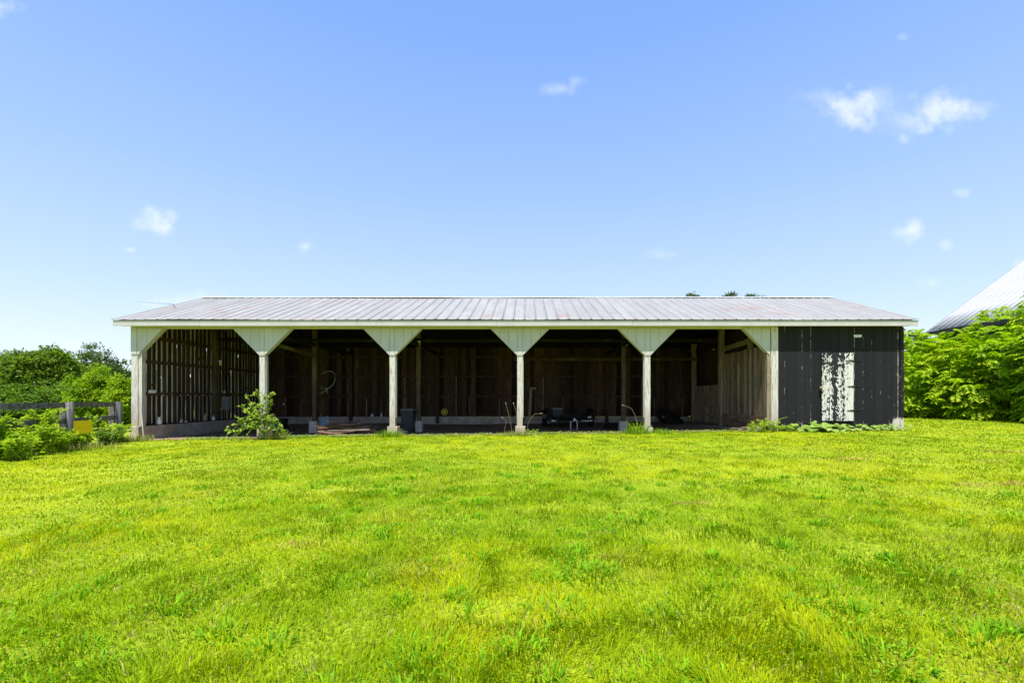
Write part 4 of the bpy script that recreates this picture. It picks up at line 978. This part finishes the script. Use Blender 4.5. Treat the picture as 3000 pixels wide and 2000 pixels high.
# blue-grey sheet behind the pile
p = [at(938,1246,3.1), at(969,1246,3.1), at(961,1218,3.6), at(938,1223,3.6)]; p = [Vector(v_) for v_ in p]; nn = Vector((0,.02,0))
tag(MB().hexa([p[0], p[1], p[1]+nn, p[0]+nn, p[3], p[2], p[2]+nn, p[3]+nn]).build('metal_sheet', M['sheet']), 'blue grey metal sheet leaning behind the plank pile', 'sheet')
# plank pile
seen_labels = set(); random.seed(5); px_, py_ = at(1025, 1262, 1.4).x, 1.52; k = 0
levels = [(11,.0,.80),(10,.09,.68),(8,.18,.54),(7,.27,.46),(6,.36,.36),(4,.45,.28)]
adj = ['dark brown','reddish brown','pale grey','warm tan','split','mouldy grey brown','nail-pocked']; places = ['bottom layer','second layer','third layer','fourth layer','fifth layer','top layer']
for li, (n, dz, hw) in enumerate(levels):
    for j in range(n):
        f = (j+.5)/n*2-1; ln = random.uniform(1.3, 2.4)*(1-.06*li); ang = random.gauss(.26, .20); w_ = random.uniform(.07,.15); tk = random.uniform(.03,.05)
        cx = px_+random.uniform(-.16,.16)-.05*li; cy = py_+f*hw; z = fz(cx, cy)+.03+dz+random.uniform(0,.05)
        d = Vector((math.cos(ang), math.sin(ang), random.gauss(.03,.11)))*ln/2; c = Vector((cx, cy, z))
        b = MB(); m = random.random() < .35
        b.beam(-d, d, w_, tk, roll=random.gauss(0,.25)); o = b.build('plank', M['plank_grey'] if m else M['plank']); o.location = c
        pos = 'front' if f < -.4 else ('back' if f > .4 else 'middle')
        lab = f"{'grey' if m else 'brown'} {'long' if ln > 1.7 else 'short'} {'wide' if w_ > .11 else 'narrow'} plank, {pos} {places[li]} of the plank pile, {'set left' if cx < px_-.05*li else 'set right'}"
        if lab in seen_labels: lab = lab.rsplit(',', 1)[0]+(', one end tilted up' if abs(d.z) > .05 else ', lying nearly flat')
        seen_labels.add(lab); tag(o, lab, 'plank', 'planks in the pile'); k += 1
# seen-by-look labels may coincide only for planks nothing tells apart
# mower cover and black tubs behind the shrub
c = at(797, 1222, 3.0); t = thing('push_mower', 'small blue grey push mower with pale handle behind the shrub', 'mower', (c.x, 3.0, fz(c.x, 3)))
z = fz(c.x, 3); MB().hexa(taper(c.x, 3.0, z+.12, z+.42, .26, .3, .18, .2)).build('deck', M['sheet'], t, bevel=.03)
for s_ in (-1,1):
    for yy in (-.25,.25): MB().lathe((c.x+s_*.29, 3+yy, z+.1), [(.1,-.02),(.1,.02)], 16, 'X').build('wheel', M['rubber'], t, smooth=True)
MB().tube([at(784,1224,2.7), at(797,1214,2.7), at(808,1216,2.8)], .014, 6).build('handle', M['lightgrey'], t, smooth=True)
def tub(px, py, Y, r_, h, name, lab, cat, mat='blackpl', group=None):
    c = at(px, py, Y); z = fz(c.x, Y); t = thing(name, lab, cat, (c.x, Y, z), group)
    MB().lathe((c.x, Y, z), [(r_*.8,0),(r_,h),(r_*.92,h),(r_*.74,.02)], 20, closed=True).build('tub_wall', M[mat], t, smooth=True)
    MB().lathe((c.x, Y, z+h*.93), [(r_*.985,0),(r_*1.06,.01),(r_*1.06,.04),(r_*.99,.05)], 20, closed=True).build('rim', M[mat], t, smooth=True); return t
tub(822, 1235, 5.6, .33, .5, 'barrel', 'large black tub in the second bay behind the shrub', 'tub'); tub(856, 1246, 3.3, .12, .22, 'bucket', 'small dark bucket on the floor of the second bay', 'bucket')
# utility trailer
ty = 6.6; k = (ty-CY)/F; tx = at(1663,1200,ty).x; tz = -.16
tr = thing('utility_trailer', 'black open utility trailer with raised drawbar parked in the fourth bay', 'trailer', (tx, ty, tz))
DM = M['darkmetal']; hw = 1.05
for s_ in (-1, 1):
    cx = tx+s_*(hw+.09)
    wh = MB().lathe((cx, ty, tz+.34), [(.22,-.085),(.32,-.10),(.34,-.06),(.34,.06),(.32,.10),(.22,.085)], 28, 'X', closed=True).build('wheel', M['rubber'], tr, smooth=True)
    MB().lathe((cx, ty, tz+.34), [(.05,-.06),(.21,-.05),(.215,.05),(.05,.06)], 20, 'X').build('rim', M['darkmetal'], wh, smooth=True)
    b = MB(); pr = [(-.52,.40),(-.42,.66),(-.28,.78),(.28,.78),(.42,.66),(.52,.40)]
    for (ya, za), (yb, zb) in zip(pr, pr[1:]): b.hexa([(cx-.13,ty+ya,tz+za),(cx+.13,ty+ya,tz+za),(cx+.13,ty+yb,tz+zb),(cx-.13,ty+yb,tz+zb),(cx-.13,ty+ya,tz+za+.02),(cx+.13,ty+ya,tz+za+.02),(cx+.13,ty+yb,tz+zb+.02),(cx-.13,ty+yb,tz+zb+.02)])
    b.build('fender', DM, tr)
    MB().box(tx+s_*hw-.03, tx+s_*hw+.03, ty-1.5, ty+1.2, tz+.45, tz+.53).build('side_rail', DM, tr)
    MB().beam((tx+s_*(hw-.02), ty-1.46, tz+.86), (tx+s_*(hw+.0), ty+1.15, tz+.86), .05, .05).build('top_rail', DM, tr)
    for yy in (-1.46, -.1, 1.15): MB().box(tx+s_*hw-.022, tx+s_*hw+.022, ty+yy-.022, ty+yy+.022, tz+.53, tz+.84).build('stanchion', DM, tr)
    MB().beam((tx+s_*.85, ty-1.5, tz+.46), (tx+s_*.07, ty-2.7, tz+.46), .06, .09).build('drawbar_arm', DM, tr)
MB().box(tx-hw, tx+hw, ty-1.5, ty+1.2, tz+.40, tz+.448).build('deck', M['wall'], tr)
MB().box(tx-hw-.03, tx+hw+.03, ty-1.56, ty-1.503, tz+.34, tz+.56).build('front_board', DM, tr)
MB().box(tx-.5, tx+.42, ty-1.61, ty-1.563, tz+.36, tz+.64).build('front_panel', DM, tr)
MB().box(tx-.05, tx+.05, ty-3.1, ty-2.55, tz+.42, tz+.50).build('coupler_tube', DM, tr)
MB().lathe((tx, ty-3.15, tz+.46), [(.02,-.05),(.06,-.04),(.07,0),(.05,.06),(.02,.09)], 14).build('coupler', M['lightgrey'], tr, smooth=True)
y_ = ty-3.0
MB().tube([(tx-.13,y_,tz+.42),(tx-.145,y_,tz+.2),(tx-.14,y_,tz+.02),(tx+.12,y_,tz+.02),(tx+.135,y_,tz+.2),(tx+.12,y_,tz+.44),(tx+.05,y_,tz+.45)], .022, 7).build('jack_stand', M['lightgrey'], tr, smooth=True)
for nm, px, py, wd, hh, mt in (('reflector',1621,1232,.075,.045,'whiteplastic'),('reflector',1719.5,1232,.25,.028,'lightgrey'),('marker_light',1724,1222,.03,.045,'whiteplastic'),('marker_light',1729.5,1221,.025,.06,'whiteplastic')):
    c = at(px, py, ty-1.66); MB().box(c.x-wd/1, c.x+wd/1, ty-1.69, ty-1.615, c.z-hh/1.4, c.z+hh/1.4).build(nm, M[mt], tr, bevel=.006)
c = at(1632, 1226, ty-1.66); MB().lathe((c.x, ty-1.66, c.z), [(.06,-.02),(.06,.02)], 14, 'Y').build('reflector', M['lightgrey'], tr)
b = MB()
for z0 in (0, .07, .14): b.box(tx-hw-.22, tx-hw-.04, ty-.65, ty-.63, tz+.42+z0, tz+.44+z0)
b.box(tx-hw-.22, tx-hw-.20, ty-.65, ty-.63, tz+.44, tz+.56); b.box(tx-hw-.06, tx-hw-.04, ty-.65, ty-.63, tz+.44, tz+.56); b.build('number_plate_frame', M['boxgrey'], tr)
c = at(1632, 1206, ty-1.0)
bx_ = thing('tool_box', 'black box with pale lid edge standing on the trailer bed', 'tool box', (c.x, ty-1.0, tz+.45))
MB().box(c.x-.22, c.x+.22, ty-1.25, ty-.8, tz+.451, c.z+.13).build('body', M['blackpl'], bx_, bevel=.01); MB().box(c.x-.23, c.x+.23, ty-1.26, ty-.79, c.z+.133, c.z+.175).build('lid', M['boxgrey'], bx_, bevel=.01)
p0, p1 = at(1551,1225,7.4), at(1556,1137,7.85)
ld = thing('leaning_board', 'mossy grey plank with a short cross piece leaning on the back wall', 'board', p0)
MB().beam(p0, p1, .14, .03, up=(0,1,0)).build('upright', M['wall_grey'], ld); MB().beam(p1+Vector((-.05,-.02,0)), p1+Vector((.25,-.02,.0)), .03, .11).build('cross_piece', M['wall_grey'], ld)
# tyres
def tyre(name, lab, c, r_=.33, w_=.21, rot=(0,0,0), group='old tyres in the shed'):
    o = MB().lathe((0,0,0), [(r_*.60,-w_*.42),(r_*.8,-w_*.5),(r_*.97,-w_*.42),(r_,-w_*.2),(r_,w_*.2),(r_*.97,w_*.42),(r_*.8,w_*.5),(r_*.60,w_*.42),(r_*.66,0)], 30, 'Z', closed=True).build('tyre', M['rubber'], smooth=True)
    o.location = c; o.rotation_euler = rot; return tag(o, lab, 'tyre', group)
c = at(1797, 1243, 5.0); tyre('tyre', 'black tyre lying flat left of the centre post of the fourth bay', (c.x, 5.0, fz(c.x,5)+.12), .42, .22)
c = at(1850, 1238, 6.4); tyre('tyre', 'black tyre lying flat right of the centre post of the fourth bay', (c.x, 6.4, fz(c.x,6.4)+.12), .42, .22)
c = at(1975, 1228, 6.3); z = fz(c.x, 6.3)
tyre('tyre', 'bottom tyre of the leaning heap in the fifth bay', (c.x, 6.3, z+.13), .42, .24); tyre('tyre', 'upper tilted tyre of the heap in the fifth bay', (c.x-.12, 6.3, z+.38), .40, .22, (R(14),R(14),0))
tyre('tyre', 'tyre standing tilted behind the heap in the fifth bay', (c.x-.30, 6.9, z+.42), .40, .2, (R(60),R(20),0))
# skids and loose planks by the partition
for i, (a, c, lab) in enumerate(((at(2085,1243,3.4), at(2200,1266,.45), 'long thin plank lying nearest the kick boards'), (at(2062,1246,3.2), at(2172,1272,.3), 'long thin plank lying farthest from the kick boards'), (at(2150,1249,1.9), at(2195,1266,.25), 'short plank end beside the kick boards'))):
    a.z = fz(a.x, a.y)+.05+.02*i; c.z = max(fz(c.x, c.y), gz(c.x, min(c.y, .05)))+.05+.02*i
    tag(MB().beam(a, c, .10, .035, roll=.05*i).build('plank', M['plank_grey']), lab, 'plank', 'loose planks by the partition')
c = at(2180, 1262, .6); tag(MB().box(8.22, 8.44, .3, .62, .05, .2, .01).build('stone_block', M['plinth_in'], bevel=.01), 'pale stone block under the kick boards beside the jamb', 'block')
# insulators and small hooks on the side-wall rail
for i in range(7):
    y = 1.2+i*.42; o = MB().lathe((XL+.13, y, 1.31+.02*(i % 2)), [(.004,0),(.02,.005),(.022,.02),(.008,.035)], 8).build('insulator', M['whiteplastic'], smooth=True)
    tag(o, f"small white insulator under the middle rail, {['nearest the corner post','second from the corner post','third from the corner post','fourth from the corner post','fifth from the corner post','sixth from the corner post','farthest from the corner post'][i]}", 'insulator', 'insulators on the side wall rail')

# ------------------------------------------------------------------ right-hand barn
BX, BE = 25.3, 5.5; yf, yn = 12.3, -4.0; run = 8.0; sl_ = .75
barn = thing('metal_roofed_barn', 'big dark barn with a steep bright white ribbed metal roof at the right edge', 'barn', (BX+4, 4, 0))
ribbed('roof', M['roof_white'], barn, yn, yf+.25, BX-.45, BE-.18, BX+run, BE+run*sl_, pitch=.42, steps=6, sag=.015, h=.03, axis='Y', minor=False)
for o in [x for x in bpy.data.objects if x.parent is barn]: pass
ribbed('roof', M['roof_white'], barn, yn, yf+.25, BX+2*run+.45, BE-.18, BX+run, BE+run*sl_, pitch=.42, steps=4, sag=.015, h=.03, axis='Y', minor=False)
MB().box(BX-.47, BX-.42, yn, yf+.27, BE-.45, BE-.20).build('eave_board', M['blackpl'], barn)
b = MB(); b.box(BX-.4, BX+.2, yn, yf+.2, BE-.42, BE-.36); b.build('soffit', M['blackpl'], barn)
b = MB(); b.box(BX, BX+.1, yn, yf, -.5, BE-.2); b.build('side_wall', M['black_far'], barn); MB().box(BX+2*run-.1, BX+2*run, yn, yf, -.5, BE-.2).build('side_wall', M['black_far'], barn)
for y, nm in ((yf, 'gable_wall'), (yn+.1, 'gable_wall')): MB().prism([(BX+.1,-.5),(BX+2*run-.1,-.5),(BX+2*run-.1,BE-.1),(BX+run,BE+run*sl_-.12),(BX+.1,BE-.1)], y-.1, y).build(nm, M['black_far'], barn)

# ------------------------------------------------------------------ hedge of compound-leaved saplings on the right
def sumac(lab, c, rad, nf, seed, group='bushes at the right edge'):
    t = thing('leafy_bush', lab, 'bush', (c[0], c[1], gz(c[0], c[1])), group)
    b = MB(); rr = random.Random(seed)
    for k in range(9):
        a = rr.uniform(0, 6.28); q = Vector((c[0]+rr.uniform(-.8,.8), c[1]+rr.uniform(-.8,.8), gz(*c[:2])-.1))
        e = Vector((c[0]+math.cos(a)*rad[0]*rr.uniform(.2,.75), c[1]+math.sin(a)*rad[1]*rr.uniform(.2,.75), c[2]+rad[2]*rr.uniform(.2,.75)))
        b.tube([q, q.lerp(e,.4)+Vector((0,0,.3)), q.lerp(e,.8)+Vector((0,0,.2)), e], [.06,.045,.03,.01], 6)
    b.build('stems', M['bark'], t, smooth=True)
    P, d = crown_clusters(c, rad, nf, seed, .15, .72, -.97)
    P[:,2] = np.maximum(P[:,2], gz(c[0], c[1])+.12+.3*rng.random(len(P)))
    P += vnoise(P[:,0]*1.3+P[:,2], P[:,1], .7, seed)[:,None]*d*.25
    D = unit(d*np.array([1,1,.35])+rdir(len(P))*.55+np.array([0,0,.30]))
    V1, T1 = fronds(P-D*.25, D, .50+.30*rng.random(len(P)), 7, .075, .20, .36)
    # darker inner filling of leaves
    V2, T2 = crown(c, tuple(x*.78 for x in rad), 260, 22, .35, .18, .45, seed+1, .1, .5, -.95)
    V2 = V2[:]; V2[:,2] = np.maximum(V2[:,2], gz(c[0], c[1])+.05)
    V, T = join([(V1, T1), (V2, T2)]); np_mesh('foliage', V, T, M['leaf_hedge'], t)
sumac('big bright green bush nearest the black end of the shed', (20.2,7.4,1.8), (3.2,2.5,2.5), 1700, 3)
sumac('tall bright green bush below the eave of the white-roofed barn', (21.7,4.8,1.9), (3.0,2.2,2.95), 1700, 5)
sumac('tallest bright green bush at the right edge of the photo', (22.0,1.4,2.5), (3.1,2.5,4.0), 1600, 8)
sumac('low bright green bush in front at the right edge', (20.6,-.6,1.1), (2.0,1.6,1.9), 700, 12)
sumac('bright bush behind, right against the shed end', (17.3,9.8,1.9), (2.6,1.8,2.5), 800, 14)

# ------------------------------------------------------------------ trees in the background
T_ = lambda px, py, Y: tuple(at(px, py, Y))
def bgtree(name, lab, px, ptop, Y, halfw, leaf, seed, ncl, per, cr, ls, group, hcrown=None, pbot=1175, depth=None, r=.25, lump=.28, shell=.5, lw=.55, bottom=-.85):
    top = at(px, ptop, Y); k = (Y-CY)/F; bot = at(px, pbot, Y).z; g = gz(top.x, Y); hc = (top.z-bot)/2; hw_ = halfw*k
    return tree(name, lab, 'tree', (top.x, Y, g), max(top.z-g, .5)*.9, (top.x, Y, bot+hc), (hw_, depth or hw_, hc), leaf, ncl, per, cr, ls, lw, r, seed, group, lump, shell, bottom)
G = 'trees behind the fence'
bgtree('broadleaf_tree', 'large round-headed tree left of centre behind the fence', 125, 1026, 34, 88, M['leaf_oak'], 2, 420, 60, .50, .30, G, pbot=1190, lump=.14)
bgtree('broadleaf_tree', 'dark round tree cut by the left edge of the photo', -15, 1072, 38, 70, M['leaf_oak'], 6, 260, 55, .6, .32, G, pbot=1190)
bgtree('broadleaf_tree', 'dark distant tree between the large tree and the shed', 275, 1036, 60, 68, M['leaf_dark'], 9, 240, 50, .7, .42, G, pbot=1180, lump=.36)
bgtree('broadleaf_tree', 'dark distant tree closest to the shed corner', 362, 1068, 64, 42, M['leaf_dark'], 12, 160, 45, .7, .42, G, pbot=1180, lump=.4)
bgtree('bright_tree', 'bright yellow-green young tree just left of the shed corner', 290, 1086, 12, 66, M['leaf_bright'], 15, 330, 55, .24, .15, G, pbot=1268, r=.08, lump=.2)
bgtree('bright_tree', 'bright yellow-green young tree touching the shed corner', 368, 1104, 11, 48, M['leaf_bright'], 18, 260, 50, .22, .14, G, pbot=1275, r=.07, lump=.2)
bgtree('low_tree', 'mid green bushy growth behind the middle fence post', 165, 1132, 16, 95, M['leaf_bush'], 21, 380, 55, .3, .17, G, pbot=1270, r=.09)
bgtree('low_tree', 'mid green bushy growth behind the left end of the fence', 15, 1128, 15, 90, M['leaf_bush'], 24, 360, 55, .3, .17, G, pbot=1280, r=.09)
G2 = 'treetops showing over the shed ridge'
for px, top, hw_, lab, sd in ((2032, 861, 26, 'leftmost treetop showing above the shed ridge', 31), (2128, 860, 34, 'middle treetop showing above the shed ridge', 33), (2206, 861, 30, 'rightmost treetop showing above the shed ridge', 36)):
    bgtree('tall_tree', lab, px, top+2, 30, hw_+8, M['leaf_dark'], sd, 150, 50, .30, .24, G2, pbot=1000, r=.22, lump=.10, shell=.6)
bgtree('broadleaf_tree', 'dark far tree between the shed and the bright bushes', 2700, 992, 40, 60, M['leaf_dark'], 41, 220, 50, .6, .35, 'trees beyond the bright bushes', pbot=1200)
# distant woods closing the horizon
def wood_line(name, lab, pts, h, n):
    VV = []
    for (xa, ya), (xb, yb) in zip(pts, pts[1:]):
        t = rng.random(n); x = xa+(xb-xa)*t; y = ya+(yb-ya)*t+rng.normal(0, 4, n); z = rng.random(n)**.7*(h*(1+.35*fbm(x, y, 22, 5)))
        P = np.stack([x, y, z-1], 1); Ls = 1.3*(.6+.8*rng.random(n)); VV.append(leaves(P, rdir(n), rdir(n)+np.array([0,0,1.0]), Ls, Ls*.7))
    V, T = join(VV); o = np_mesh(name, V, T, M['leaf_dark']); tag(o, lab, 'woods', kind='stuff')
wood_line('distant_woods', 'hazy dark green woods along the far horizon', [(-260,110),(-120,130),(0,140),(120,130),(260,100)], 7.5, 9000)
